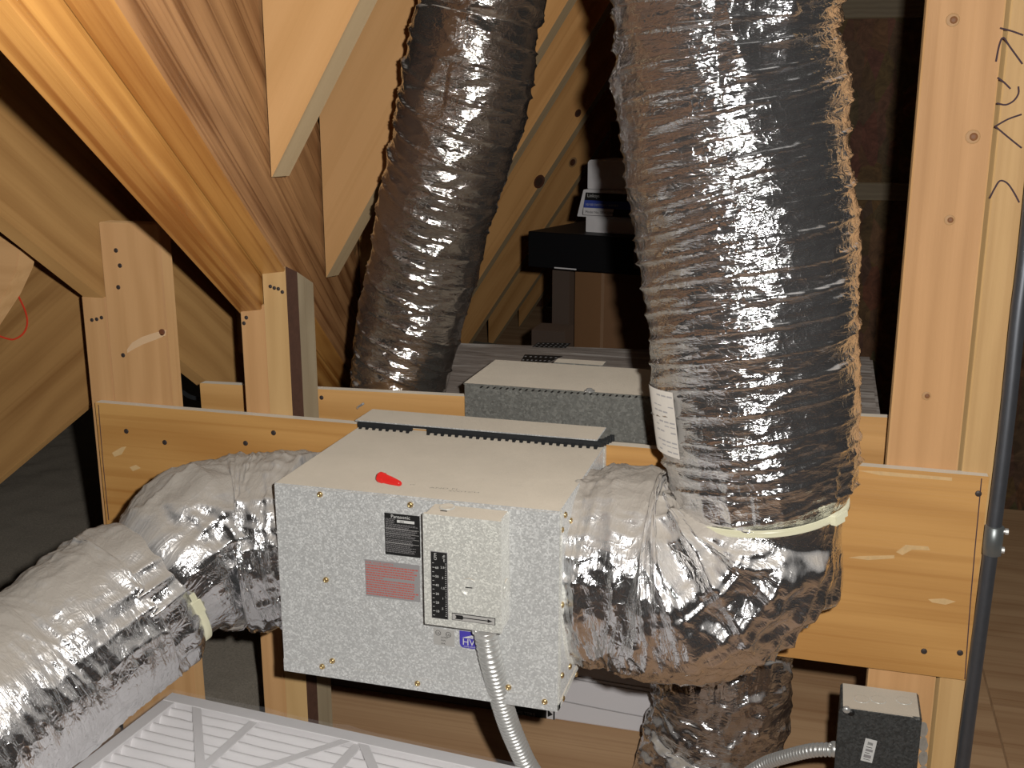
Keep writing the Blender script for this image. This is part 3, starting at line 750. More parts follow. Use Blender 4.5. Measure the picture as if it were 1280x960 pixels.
# control box
KY = 1.10; kx0, kx1, kz0, kz1 = -0.4205, -0.3285, CZ - 0.582, CZ - 0.4465
kb = box('control_box', GALV_P, (kx0, KY, kz0), (kx1, YA, kz1), fan, 0.002)
prism('cover_edge', GALV_P, (kx0 - 0.0006, KY - 0.0006, kz0 - 0.0006), (1, 0, 0), (0, 0, 1), rect(kx1 - kx0 + 0.0012, kz1 - kz0 + 0.0012), 0.006, kb, 0.0006)
def knock(p, n, r=0.0115):
    o = lathe('knockout', GALV_P, [(r, 0), (r, 0.0008), (r * 0.92, 0.0022), (r * 0.84, 0.0006), (0.001, 0.0006)], frame(p, (1, 0, 0) if abs(n[0]) < .5 else (0, 1, 0), n), kb, 24)
kc = P(586.5, 734, KY); knock(kc + Vector((0, -0.0006, 0)), (0, -1, 0))
knock(on_x(632.5, 735.5, kx1 + 0.0006), (1, 0, 0))
knock(on_z(559, 634.5, kz1 + 0.0006), (0, 0, 1), 0.009)
box('knockout_slot', INKK, (kc.x - 0.0042, KY - 0.0018, kc.z - 0.0004), (kc.x + 0.0042, KY - 0.0012, kc.z + 0.0006), kb, 0)
box('knockout_slot', INKK, (-0.404, KY + 0.012, kz1 + 0.0009), (-0.396, KY + 0.0128, kz1 + 0.0016), kb, 0)
# airflow scale
a = P(538.5, 688, KY); b = P(562.5, 774.5, KY); w, h = 0.0205, a.z - b.z
it = [('r', 0.0006, 0.0006, w - 0.0012, h - 0.0012, 1)]
it += [('t', 0.0075, 0.0105, 0.0046, 'CFM', 2, math.pi / 2), ('t', 0.0178, 0.0115, 0.0046, 'm³/h', 2, math.pi / 2)]
for i, s in enumerate(('60', '50', '40', '30', '20', '10')):
    y = 0.0195 + i * 0.0108
    it += [('t', 0.0056, y + 0.0014, 0.0042, s, 2), ('r', 0.002, y - 0.0002, 0.003, 0.0005, 2), ('r', 0.002, y + 0.0052, 0.0022, 0.0005, 2)]
it += [('r', 0.002, 0.0138, 0.0022, 0.0005, 2)]
for i, s in enumerate(('2.5', '2', '1.5', '1', '.5')):
    y = 0.0185 + i * 0.0128; it.append(('t', 0.0122 if len(s) > 1 else 0.0135, y + 0.0012, 0.0038, s, 2))
for i in range(28): it.append(('r', w - 0.0014 - (0.0022 if i % 5 == 2 else 0.0015), 0.0135 + i * 0.0024, 0.0022 if i % 5 == 2 else 0.0015, 0.00045, 2))
label_obj('airflow_scale', a + Vector((0, -0.0007, 0)), (1, 0, 0), (0, 0, 1), w, h, [INKG, INKK, INKW], it, kb)
a = P(565.2, 764.8, KY); b = P(619.5, 781, KY); w = b.x - a.x; h = 0.0088
label_obj('arrow_label', a + Vector((0, -0.0007, -0.0005)), (1, 0, 0), (0, 0, 1), w, h, [INKK, INKS, INKK], [
    ('r', 0.0006, 0.0006, w - 0.0012, h - 0.0012, 1), ('r', 0.012, h / 2 - 0.0006, w - 0.02, 0.0012, 2),
    ('p', [(0.004, 0.0018), (0.013, 0.0018), (0.0145, h / 2), (0.013, h - 0.0018), (0.004, h - 0.0018), (0.0055, h / 2)], 2),
    ('p', [(w - 0.009, 0.0022), (w - 0.003, h / 2), (w - 0.009, h - 0.0022)], 2)], kb)
# rating plate
a = P(481, 640.2, YA); w, h = 0.0445, 0.0525; rnd = random.Random(5)
it = [('t', 0.0085, 0.0052, 0.0062, 'Panasonic', 1), ('r', 0.016, 0.0072, 0.022, 0.0034, 1), ('t', 0.0195, 0.0103, 0.0036, '504', 0)]
y = 0.0065
while y < h - 0.004:
    x = 0.0015; xe = w - 0.002 - rnd.random() * 0.012
    while x < xe:
        lw = 0.0012 + rnd.random() * 0.003
        if not (0.0145 < x + lw and x < 0.039 and y < 0.0115): it.append(('r', x, y, min(lw, xe - x), 0.00055, 3))
        x += lw + 0.0006
    y += 0.0016
for y in (0.0185, 0.0245, 0.0305, 0.0365): it.append(('r', 0.001, y, w - 0.002, 0.0004, 2))
label_obj('rating_plate', a + Vector((0, -0.0012, 0)), (1, 0, 0), (0, 0, 1), w, h, [INKK, INKW, INKS, INKG], it, fan)
# red warning label
a = P(456.5, 698.2, YA); w, h = 0.0705, 0.0475
it = [('t', 0.0015, 0.0045, 0.0042, 'FOR YOUR SAFETY:', 1)]; rows = 13; y = 0.006
for r in range(rows):
    x = 0.0015; xe = w - 0.002 - (rnd.random() * 0.008 if r % 5 else 0.0) - (0.045 if r in (5,) else 0)
    while x < xe:
        lw = 0.0012 + rnd.random() * 0.0034; it.append(('r', x, y, min(lw, xe - x), 0.0016, 1)); x += lw + 0.0007
    y += 0.0031
label_obj('warning_label', a + Vector((0, -0.0012, 0)), (1, 0, 0), (0, 0, 1), w, h, [INKG, INKR], it, fan)
# certification label and the violet HVI label
a = P(542.5, 784, YA); w, h = 0.0265, 0.0215
def ringp(cx_, cy_, ro, ri, mi):
    out = []
    for k in range(16):
        a0, a1 = 2 * math.pi * k / 16, 2 * math.pi * (k + 1) / 16
        out.append(('p', [(cx_ + ro * math.cos(a0), cy_ + ro * math.sin(a0)), (cx_ + ro * math.cos(a1), cy_ + ro * math.sin(a1)), (cx_ + ri * math.cos(a1), cy_ + ri * math.sin(a1)), (cx_ + ri * math.cos(a0), cy_ + ri * math.sin(a0))], mi))
    return out
it = ringp(0.006, 0.0055, 0.0035, 0.003, 1) + ringp(0.019, 0.006, 0.0035, 0.003, 1)
it += [('t', 0.0038, 0.007, 0.004, 'UL', 1), ('t', 0.0168, 0.0075, 0.004, 'UL', 1), ('t', 0.0095, 0.0115, 0.003, 'LISTED', 1), ('t', 0.0095, 0.0155, 0.003, 'FAN', 1), ('t', 0.0095, 0.0195, 0.003, '504L', 1)]
label_obj('certification_label', a + Vector((0, -0.0012, 0)), (1, 0, 0), (0, 0, 1), w, h, [INKS, INKK], it, fan)
a = P(575, 787.5, YA); w, h = 0.034, 0.0215
label_obj('violet_label', a + Vector((0, -0.0012, 0)), (1, 0, 0), (0, 0, 1), w, h, [HVI, INKW, HVI],
          [('p', [(0.003, 0.0085), (0.017, 0.0035), (0.031, 0.0085)], 1), ('t', 0.0125, 0.0082, 0.0042, '2100', 2), ('t', 0.0035, 0.0172, 0.0118, 'HVI', 1), ('t', 0.0055, 0.0200, 0.0024, 'HOME VENTILATING', 1)],
          fan, outline=[(0, 0), (0.034, 0), (0.034, 0.0215), (0.004, 0.0215), (0.001, 0.0195), (0, 0.0165)])
# pencilled note on the dusty top
for s, q, sz in (('AND FL', (536, 610), 0.011), ('SWITCH', (560, 614), 0.010), ('rt', (512, 606), 0.009)):
    pt = on_z(*q, ZT + 0.0004); vs, fs = text_geo(s, sz); me = bpy.data.meshes.new('note')
    me.from_pydata([(v.x, v.y * 0.55, 0) for v in vs], [], fs)
    link_mesh('finger_writing', me, plain('rubbed_dust', (0.27, 0.25, 0.21), 0.8), fan, Matrix.Translation(pt) @ Matrix.Rotation(R_(6), 4, 'Z'))
# mounting flange flap over the rail, with a torn black gasket below it
a = on_z(444, 525, CZ - 0.430); b = on_z(748, 548, CZ - 0.430)
prism('mounting_flange', GALV, (a.x, a.y + 0.062, CZ - 0.4318), (1, 0, 0), (0, -1, 0), rect(b.x - a.x, 0.062), 0.0018, fan, 0.0005)
bm = bmesh.new(); n = 34; L = b.x - a.x
rnd = random.Random(3)
gx_ = a.x + 0.004
add_box(bm, (gx_, a.y + 0.004, CZ - 0.4355), (a.x + L + 0.012, a.y + 0.012, CZ - 0.4318), 0)
add_box(bm, (gx_, a.y - 0.001, CZ - 0.4395), (a.x + L * 0.245, a.y + 0.004, CZ - 0.4325), 0)
add_box(bm, (a.x + L * 0.31, a.y - 0.001, CZ - 0.4395), (a.x + L + 0.006, a.y + 0.004, CZ - 0.4325), 0)
for i in range(n):
    x0 = gx_ + L * i / n; hgt = 0.003 + rnd.random() * 0.003
    if i in (8, 9): continue
    vs = [bm.verts.new(v) for v in ((x0 + 0.0008, a.y + 0.003, CZ - 0.4335), (x0 + L / n * 0.95, a.y + 0.003, CZ - 0.4335), (x0 + L / n * 0.7, a.y - 0.001 - hgt, CZ - 0.4412), (x0 + L / n * 0.3, a.y - 0.001 - hgt, CZ - 0.4412))]
    bm.faces.new(vs)
    vs2 = [bm.verts.new(v.co + Vector((0, 0.002, 0.001))) for v in vs]; bm.faces.new(vs2[::-1])
gk = bm_obj('gasket_strip', bm, PVCB, fan); gk['kind'] = 'stuff'
bm = bmesh.new()
for i in range(5): add_box(bm, (a.x + L + 0.001 + i * 0.0022, a.y + 0.006 + i * 0.007, CZ - 0.4415), (a.x + L + 0.0075 + i * 0.0022, a.y + 0.0105 + i * 0.007, CZ - 0.4325), 0, 0.0005)
bm_obj('flange_bracket', bm, PVCB, fan)

# red wire connector lying on the fan
w0, w1 = on_z(474, 596, ZT + 0.006), on_z(501, 605, ZT + 0.003); ax = (w1 - w0).normalized()
wn = thing('wire_connector', w0 - Vector((0, 0, 0.006)), 'small red plastic wire connector lying on the dusty fan box', 'wire connector')
Lw = (w1 - w0).length
Mw = frame(w0, ax.cross(Vector((0, 0, 1))), ax)
lathe('shell', RED, [(0.0060, 0), (0.0068, 0.001), (0.0068, 0.007), (0.0058, 0.009), (0.0052, Lw * 0.55), (0.0034, Lw * 0.93), (0.0022, Lw)], Mw, wn, 14)
bm = bmesh.new()
for s in (-1, 1): add_box(bm, (s * 0.0062 - 0.0018, -0.0012, 0.001), (s * 0.0062 + 0.0018, 0.0012, 0.010), 0, 0.0006)
bm_obj('wing', bm, RED, wn, Mw)

# armoured cables
def armoured(name, pts, r, parent, pitch=0.0062):
    C, s = resample(catmull(pts, 10), 0.0009); T, A, B = frames(C)
    m = 18; th = np.linspace(0, 2 * math.pi, m, endpoint=False); S, TH = np.meshgrid(s, th, indexing='ij')
    rr = r * (1 + 0.36 * (np.abs(np.sin((S / pitch) * math.pi + TH / 2)) ** 0.7 - 0.6))
    V = C[:, None] + (np.cos(TH)[..., None] * A[:, None] + np.sin(TH)[..., None] * B[:, None]) * rr[..., None]
    V = np.concatenate([np.repeat(C[:1, None], m, 1), V, np.repeat(C[-1:, None], m, 1)])
    c = C.mean(0); return link_mesh(name, grid_mesh(name, V - c), ZINC, parent, Matrix.Translation(Vector(c)), True)
c0 = P(606, 793, 1.118); c0.z = kz0
ac = thing('armoured_cable', c0, 'spiral steel armoured cable hanging from the bottom of the fan control box', 'cable')
armoured('armour', [c0 + Vector((0, 0, -0.006)), P(612, 818, 1.12), P(620, 850, 1.135), P(631, 890, 1.16), P(644, 925, 1.185), P(664, 965, 1.21), P(700, 1010, 1.22), P(725, 1060, 1.22)], 0.0122, ac, 0.0068)
lathe('connector', ZINC, [(0.0125, 0), (0.0135, 0.003), (0.0135, 0.012), (0.012, 0.014), (0.012, 0.02)], frame(c0, (1, 0, 0), (0, 0, -1)), ac, 18)
screw(c0 + Vector((-0.008, -0.011, -0.006)), (-0.3, -1, 0), ac, 0.004, ZINC, 'clamp_screw')

# ------------------------------------------------------------------ insulated ducts
rd = thing('insulated_duct', P(908, 300, 1.27), 'large silver foil duct rising at right from the elbow on the fan, nearest and widest', 'duct')
el, C, T, A, B, r = foil_duct('elbow_sleeve', FOIL_E, [(715, 703, 1.265, 100), (745, 704, 1.265, 113), (785, 708, 1.262, 116), (830, 718, 1.26, 121), (880, 714, 1.255, 122), (918, 694, 1.25, 112), (942, 668, 1.25, 105), (953, 640, 1.25, 98), (954, 628, 1.25, 96)],
          rd, 0.0025, 1.0, 0.006, 0.0060, 30, 0.6, 0.0032, [(0.93, 0.09, 0.012, 24), (0.02, 0.04, 0.006, 26)], 0.007, flat=(-0.01,))
mn, C, T, A, B, r = foil_duct('duct_sleeve', FOIL, [(953, 640, 1.25, 95), (952, 628, 1.25, 99), (950, 605, 1.25, 108), (948, 565, 1.252, 117), (945, 500, 1.255, 123), (940, 400, 1.26, 130), (934, 300, 1.265, 135), (922, 200, 1.27, 136), (912, 110, 1.27, 142), (908, 52, 1.27, 141), (908, 0, 1.27, 144), (908, -60, 1.27, 150), (908, -170, 1.27, 158)],
          rd, 0.0023, 2.0, 0.0055, 0.0042, 34, 1.3, 0.0012, [(0.0, 0.06, 0.007, 22), (0.755, 0.035, 0.016, 12)], 0.0015, helix=-2, flat=(0.0092,))
strap('zip_tie', C, T, A, B, r, 4, rd, R_(58), 0.008)
# paper sticker curved on the left flank of the duct
ii = np.argmin(np.abs(C[:, 2] - P(940, 468, 1.26).z)); jj = np.argmin(np.abs(C[:, 2] - P(940, 548, 1.26).z))
lo_, hi_ = sorted((ii, jj)); idx = np.linspace(lo_, hi_, 14).astype(int)
lo2, hi2 = None, None
def flank(ang):  # angle of a direction around the duct measured from frame A
    return ang
V = []
for i in idx:
    left = -np.array([_r[0], _r[1], 0]); row = []
    for t in np.linspace(-0.15, 0.55, 8):
        d = math.cos(t) * left + math.sin(t) * (-_h); d = d - T[i] * (d @ T[i]); d /= np.linalg.norm(d)
        row.append(C[i] + d * (r[i] + 0.0065))
    V.append(row)
V = np.array(V); c = V.reshape(-1, 3).mean(0)
st_ = link_mesh('sticker', grid_mesh('sticker', V - c, closed=False), plain('sticker_paper', (0.60, 0.56, 0.50), 0.6, 0, 0.25, 60), rd, Matrix.Translation(Vector(c)), True)

Vn = V - c
bmk = bmesh.new()
for rr_ in (1, 2, 3, 5, 6, 7, 9, 10, 12):
    for cc_ in range(3, 7):
        if (rr_ + cc_) % 5 == 0: continue
        p_, q_ = Vn[rr_, cc_], Vn[min(rr_ + 1, 13), cc_]; p2_, q2_ = Vn[rr_, cc_ + 1], Vn[min(rr_ + 1, 13), cc_ + 1]
        m_ = lambda a, b, t: a + (b - a) * t
        out_ = np.array(-_h) * 0.0006
        bmk.faces.new([bmk.verts.new(v + out_) for v in (p_, m_(p_, p2_, 0.8), m_(m_(p_, p2_, 0.8), m_(q_, q2_, 0.8), 0.25), m_(p_, q_, 0.25))])
bm_obj('sticker_print', bmk, INKG, st_, Matrix.Translation(Vector(c)))
ld = thing('insulated_duct', P(100, 800, 1.04), 'large silver foil duct running from the fan to the lower left corner', 'duct')
el2, C, T, A, B, r = foil_duct('elbow_sleeve', FOIL_E, [(402, 668, 1.265, 96), (372, 670, 1.265, 103), (335, 675, 1.26, 103), (290, 680, 1.24, 105), (250, 692, 1.2, 102), (222, 715, 1.165, 92), (212, 725, 1.155, 84), (206, 729, 1.15, 82)],
          ld, 0.0026, 3.0, 0.005, 0.0055, 30, 0.5, 0.0028, [(0.9, 0.06, 0.008, 22), (0.15, 0.05, 0.007, 26)], 0.005, flat=(-0.005,))
ml, C, T, A, B, r = foil_duct('duct_sleeve', FOIL_E, [(214, 723, 1.157, 82), (208, 727, 1.152, 84), (190, 739, 1.135, 95), (150, 767, 1.10, 103), (100, 803, 1.04, 105), (40, 850, 0.98, 110), (-40, 912, 0.9, 118), (-150, 1000, 0.8, 132), (-260, 1080, 0.72, 145)],
          ld, 0.0026, 4.0, 0.004, 0.0022, 30, 0.8, 0.0018, [(0.0, 0.11, 0.009, 26)], 0.0015, flat=(0.0078,))
strap('zip_tie', C, T, A, B, r, 3, ld, R_(-28), 0.011)

md = thing('insulated_duct', P(498, 480, 1.63), 'silver foil duct in the middle, rising behind the studs to the roof', 'duct')
foil_duct('duct_sleeve', FOIL_F, [(606, -170, 1.6, 80), (603, -60, 1.6, 79), (601, 0, 1.6, 78), (598, 20, 1.6, 72), (592, 50, 1.6, 76), (575, 150, 1.61, 75), (542, 280, 1.62, 69), (510, 420, 1.63, 62), (499, 470, 1.63, 58), (497, 500, 1.63, 55)],
          md, 0.0028, 5.0, 0.004, 0.0042, 22, 1.6, 0.0012, [(0.28, 0.03, 0.007, 12), (0.83, 0.04, 0.006, 16)], 0.003, helix=2,
          world_nodes=[(-0.64, 1.63, CZ - 0.56, 0.07), (-0.605, 1.62, CZ - 0.605, 0.065), (-0.55, 1.605, CZ - 0.615, 0.06), (-0.485, 1.6, CZ - 0.615, 0.058)])
bdct = thing('insulated_duct', P(895, 880, 1.65), 'short silver foil duct going down to the floor below the right elbow', 'duct')
foil_duct('duct_sleeve', FOIL_E, [(903, 770, 1.66, 72), (902, 800, 1.66, 78), (900, 830, 1.65, 80), (899, 870, 1.65, 80), (893, 905, 1.65, 75), (888, 925, 1.65, 78), (882, 960, 1.64, 78), (880, 990, 1.63, 78)],
          bdct, 0.0028, 6.0, 0.007, 0.0030, 16, 0.9, 0.0055, [(0.62, 0.03, 0.01, 16)], 0.004, cf=(34, 26, 60, 34))

# ------------------------------------------------------------------ second fan body behind the rail
X2 = -0.02; zt2 = CZ - 0.395
b2 = thing('sheet_metal_box', ((nx0 + X2) / 2, 1.50, CZ - 0.66), 'dull grey sheet-metal box with a dusty top behind the rear plywood board', 'fan')
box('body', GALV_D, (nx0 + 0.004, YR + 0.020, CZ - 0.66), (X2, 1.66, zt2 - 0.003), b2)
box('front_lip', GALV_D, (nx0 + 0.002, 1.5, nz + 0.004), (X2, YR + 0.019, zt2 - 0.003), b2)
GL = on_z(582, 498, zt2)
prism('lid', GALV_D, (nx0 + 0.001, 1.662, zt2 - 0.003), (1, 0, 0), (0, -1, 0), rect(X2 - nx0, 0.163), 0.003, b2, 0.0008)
for o in b2.children:
    if o.name.startswith('lid'):
        if o.matrix_basis.to_3x3().col[1].z < 0: o.matrix_basis = Matrix.Translation((0, 0, 0.003)) @ o.matrix_basis
prism('tab', GALV_D, (on_z(690, 456, zt2).x, 1.69, zt2), (1, 0, 0), (0, -1, 0), rect(0.08, 0.03), 0.002, b2, 0.0005)
bm = bmesh.new()
for i in range(27):
    p = on_z(602 + i * 8.05, 484 + i * 0.52, zt2 + 0.0006)
    add_box(bm, (p.x - 0.0010, p.y - 0.003, p.z), (p.x + 0.0012, p.y + 0.004, p.z + 0.0008))
tg = bm_obj('punched_holes', bm, INKK, b2)
lathe('screw', ZINC, [(0.008, 0), (0.008, 0.001), (0.0045, 0.0015), (0.004, 0.004), (0.002, 0.0045)], Matrix.Translation(on_z(737, 489, zt2 + 0.001)), b2, 12)

# ------------------------------------------------------------------ packages behind
zs = CZ - 0.47
sA, sB = on_z(553, 489, zs), on_z(569, 428, zs); yb = sB.y
sl = thing('wrapped_slab', ((sA.x + 0.2) / 2, 1.9, zs - 0.08), 'large flat dusty plastic-wrapped package behind the sheet-metal box', 'package')
bm = bmesh.new()
pl = [(sA.x + (sB.x - sA.x) * (1.69 - sA.y) / (sB.y - sA.y), 1.69), (0.1, 1.69), (0.1, yb + 0.1), (sB.x, yb)]
nxg = 60
lo = [bm.verts.new((x, y, zs - 0.08)) for x, y in pl]; hi = [bm.verts.new((x, y, zs)) for x, y in pl]
bm.faces.new(lo[::-1]); bm.faces.new(hi)
for i in range(4): bm.faces.new((lo[i], lo[(i + 1) % 4], hi[(i + 1) % 4], hi[i]))
bmesh.ops.recalc_face_normals(bm, faces=bm.faces)
bmesh.ops.bevel(bm, geom=list(bm.edges), offset=0.006, segments=2, affect='EDGES')
bm_obj('wrap', bm, WRAP, sl)
def topmark(quad, z, mat, items, name, parent):
    ps = [on_z(x, y, z) for x, y in quad]; bm = bmesh.new()
    bm.faces.new([bm.verts.new(p) for p in ps]).material_index = 0
    for f in bm.faces:
        if f.normal.z < 0: f.normal_flip()
    return bm_obj(name, bm, mat, parent)
for qd in (((648, 456), (676, 457), (704, 445), (656, 443)), ((665, 434), (707, 435), (714, 429), (672, 428))):
    topmark(qd, zs + 0.0008, INKK, [], 'black_label', sl)
    a, b, c_, d_ = [on_z(x, y, zs + 0.0012) for x, y in qd]
    bm = bmesh.new()
    for u in range(7):
        for v_ in range(3):
            f0, f1 = (u + 0.2) / 7, (u + 0.6) / 7; g0, g1 = (v_ + 0.3) / 3, (v_ + 0.55) / 3
            q = [a.lerp(b, s).lerp(d_.lerp(c_, s), t) for s, t in ((f0, g0), (f1, g0), (f1, g1), (f0, g1))]
            bm.faces.new([bm.verts.new(p) for p in q])
    bm_obj('label_print', bm, INKG, sl)
cb1 = thing('carton', (-0.72, 1.78, 0), 'brown carton on the floor under the wrapped slab, left of the white package', 'carton')
box('carton_body', CARD_D, (-0.905, 1.775, 0), (-0.475, 2.15, zs - 0.08), cb1, 0.003)
wp = thing('white_package', (-0.25, 1.78, 0), 'white plastic-wrapped package with a black label, on the floor below the fan', 'package')
wx0 = P(640, 892, 1.775).x
box('package_body', SHRINK, (-0.47, 1.775, 0), (P(930, 850, 1.775).x, 2.15, zs - 0.08), wp, 0.004)
def fr(x, y): return P(x, y, 1.7745)
a = fr(641, 882); w = fr(683, 895).x - a.x; h = a.z
label_obj('black_label', (a.x, 1.7745, 0.075), (1, 0, 0), (0, 0, 1), w, 0.074, [INKK, INKG], [('t', w - 0.006, 0.056, 0.014, 'SOLV', 1, math.pi / 2), ('t', 0.01, 0.0735, 0.010, 'FILTERS', 1)], wp)
a = fr(683.5, 890)
label_obj('arrow_label', (a.x, 1.7745, 0.075), (1, 0, 0), (0, 0, 1), 0.016, 0.074, [WHITE, INKK], [('p', [(0.002, 0.055), (0.012, 0.064), (0.002, 0.070)], 1), ('r', 0.0125, 0, 0.003, 0.074, 1)], wp)
for y0_, y1_ in ((848, 867), (878, 899), (844, 862)):
    tube('wrap_seam', SEAM, [fr(690, y0_ - 4.5), fr(765, (y0_ + y1_) / 2), fr(822, y1_)], 0.0013, wp, 5, 4)

# white pleated filter lying below the fan
zf = 0.29
fc = [on_z(215, 865, zf), on_z(660, 961, zf), on_z(85, 961, zf)]
ux = (fc[1] - fc[0]); ux.z = 0; ux.normalize(); uy = Vector((ux.y, -ux.x, 0))
if uy.y > 0: uy = -uy
ft = thing('pleated_filter', fc[0] - Vector((0, 0, 0.02)), 'white pleated air filter in clear wrap lying flat at the bottom of the picture', 'air filter')
Wf, Df = 0.62, 0.36
Mf = frame(fc[0] - Vector((0, 0, 0.022)), ux, (0, 0, 1))     # local y = z × x points away; the filter runs to -y
def fb(name, x0, y0, x1, y1, z0, z1, mat, bev=0.001, par=ft):
    bm = bmesh.new(); add_box(bm, (x0, -y1, z0), (x1, -y0, z1), 0, bev); return bm_obj(name, bm, mat, par, Mf)
fb('frame_side', 0, 0, Wf, 0.022, 0, 0.022, FABRIC); fb('frame_side', 0, Df - 0.022, Wf, Df, 0, 0.022, FABRIC)
fb('frame_side', 0, 0.022, 0.022, Df - 0.022, 0, 0.022, FABRIC); fb('frame_side', Wf - 0.022, 0.022, Wf, Df - 0.022, 0, 0.022, FABRIC)
npl = 16; pw = (Df - 0.044) / npl
xs_ = np.linspace(0.022, Wf - 0.022, 60)
for i in range(npl):
    t = np.linspace(0, 1, 9); V = np.zeros((60, 9, 3))
    V[:, :, 0] = xs_[:, None]; V[:, :, 1] = -(0.022 + (i + t[None, :]) * pw)
    V[:, :, 2] = -0.004 + 0.0215 * np.sin(math.pi * t[None, :]) ** 0.7 + 0.002 * vnoise(xs_[:, None] * 25, t[None, :] * 3 + i)
    link_mesh('pleat', grid_mesh('pleat', V[:, ::-1], closed=False), FABRIC, ft, Mf, True)
for x in (0.15, 0.31, 0.47): fb('cross_strap', x - 0.006, 0.01, x + 0.008, Df - 0.01, 0.0178, 0.0196, FABRIC, 0.0004)
bm = bmesh.new()
for a, b in (((0.05, 0.0), (0.31, 0.36)), ((0.3, 0.0), (0.05, 0.36)), ((0.31, 0.0), (0.6, 0.36)), ((0.58, 0.0), (0.33, 0.36))):
    d = (Vector((b[0] - a[0], -(b[1] - a[1]), 0))).normalized(); n = Vector((-d.y, d.x, 0)) * 0.006
    A_ = Vector((a[0], -a[1] - 0.012, 0.0203)); B_ = Vector((b[0], -b[1] + 0.012, 0.0203))
    lo = [bm.verts.new(v) for v in (A_ - n, A_ + n, B_ + n, B_ - n)]; hi = [bm.verts.new(v.co + Vector((0, 0, 0.001))) for v in lo]
    bm.faces.new(lo); bm.faces.new(hi[::-1])
    for i in range(4): bm.faces.new((lo[i], hi[i], hi[(i + 1) % 4], lo[(i + 1) % 4]))
bmesh.ops.recalc_face_normals(bm, faces=bm.faces)
bm_obj('diagonal_strap', bm, FABRIC, ft, Mf)
wm, nt, b_s, _ = new_mat('clear_wrap')
b_s.inputs['Base Color'].default_value = (0.95, 0.95, 0.96, 1); b_s.inputs['Roughness'].default_value = 0.12
b_s.inputs['Alpha'].default_value = 0.05
nn = noise(nt, coords(nt, (1, 1, 1)), 14, 4, 0.6, 1.5); bump(nt, b_s, nn, 0.8, 0.01)
V = np.zeros((80, 50, 3)); uu = np.linspace(-0.004, Wf + 0.004, 80); vv = np.linspace(-0.004, Df + 0.004, 50)
V[:, :, 0] = uu[:, None]; V[:, :, 1] = -vv[None, :]
V[:, :, 2] = 0.0235 + 0.004 * ridge(uu[:, None] * 9 + vv[None, :] * 5, vv[None, :] * 7, 0.3, 3)
link_mesh('clear_wrap', grid_mesh('clear_wrap', V[:, ::-1], closed=False), wm, ft, Mf, True)
cbx = thing('carton', fc[0] - Vector((0, 0, zf)), 'brown carton under the white pleated filter', 'carton')
fb2 = bmesh.new(); add_box(fb2, (0.008, -Df, -(zf - 0.022)), (Wf + 0.01, 0.012, -0.005), 0, 0.003); bm_obj('carton_body', fb2, CARD_D, cbx, Mf)

# ------------------------------------------------------------------ far stack of boxes
BL = P(660, 289, 2.6); BK = on_z(714, 279, BL.z); dL = (BK - BL); dL.z = 0; dL.normalize(); dR = Vector((dL.y, -dL.x, 0))
hb = BL.z - P(660, 333, 2.6).z
bb = thing('black_carton', BL - Vector((0, 0, hb)), 'wide flat black carton on top of the brown cartons, under the white boxes', 'carton')
prism('carton_body', BLACKC, BL - Vector((0, 0, hb)), dR, (0, 0, 1), rect(0.62, hb), 0.40, bb, 0.002)
for o in bb.children:
    if o.matrix_basis.to_3x3().col[1].dot(dL) < 0: o.scale.y *= 1
pl_ = P(786, 298, 2.58)
zc = BL.z - hb
def far_box(name, label, cat, corner, ux_, w, h, d, mat, parts=(), part='box_body', z0=None):
    c = Vector(corner); t = thing(name, c, label, cat)
    prism(part, mat, c, ux_, (0, 0, 1), rect(w, h), d, t, 0.0015)
    return t
label_obj('tan_label', BL + dR * 0.285 - Vector((0, 0, 0.02)) - dL * 0.001, dR, (0, 0, 1), 0.05, 0.05, [CARD_D, INKK], [('r', 0.012 + i * 0.005, 0.012, 0.002, 0.024, 1) for i in range(5)], bb)
label_obj('white_edge', BL + dR * 0.075 - Vector((0, 0, hb - 0.004)) - dL * 0.001, dR, (0, 0, 1), 0.06, 0.003, [WHITE], [], bb)
# brown carton under it, turned
cc = P(751, 380, 2.68); cc.z = 0; lf = Vector((-math.sin(R_(32)), math.cos(R_(32)), 0)); rt = Vector((math.cos(R_(32)), math.sin(R_(32)), 0))
t = thing('tall_carton', cc, 'tall brown carton standing turned, under the right half of the black carton', 'carton')
prism('carton_body', CARD, cc, rt, (0, 0, 1), rect(0.36, zc - 0.001), 0.20, t, 0.003)
prism('tape_edge', plain('tan_tape', (0.34, 0.2, 0.11), 0.5), cc + rt * 0.0 - lf * 0.0008, rt, (0, 0, 1), rect(0.008, zc - 0.004), 0.0007, t, 0)
cd = P(690, 380, 2.86); cd.z = 0
far_box('narrow_carton', 'dark narrow carton left of the tall brown carton, beneath the black carton', 'carton', cd, (1, 0, 0), P(717, 380, 2.86).x - cd.x - 0.012, zc - 0.001, 0.1, CARD_D, part='carton_body')
ce = P(674, 405, 2.80); far_box('small_carton', 'small dark carton low behind the wrapped slab', 'carton', (ce.x, 2.72, 0), (1, 0, 0), 0.09, ce.z, 0.1, CARD_D, part='carton_body')
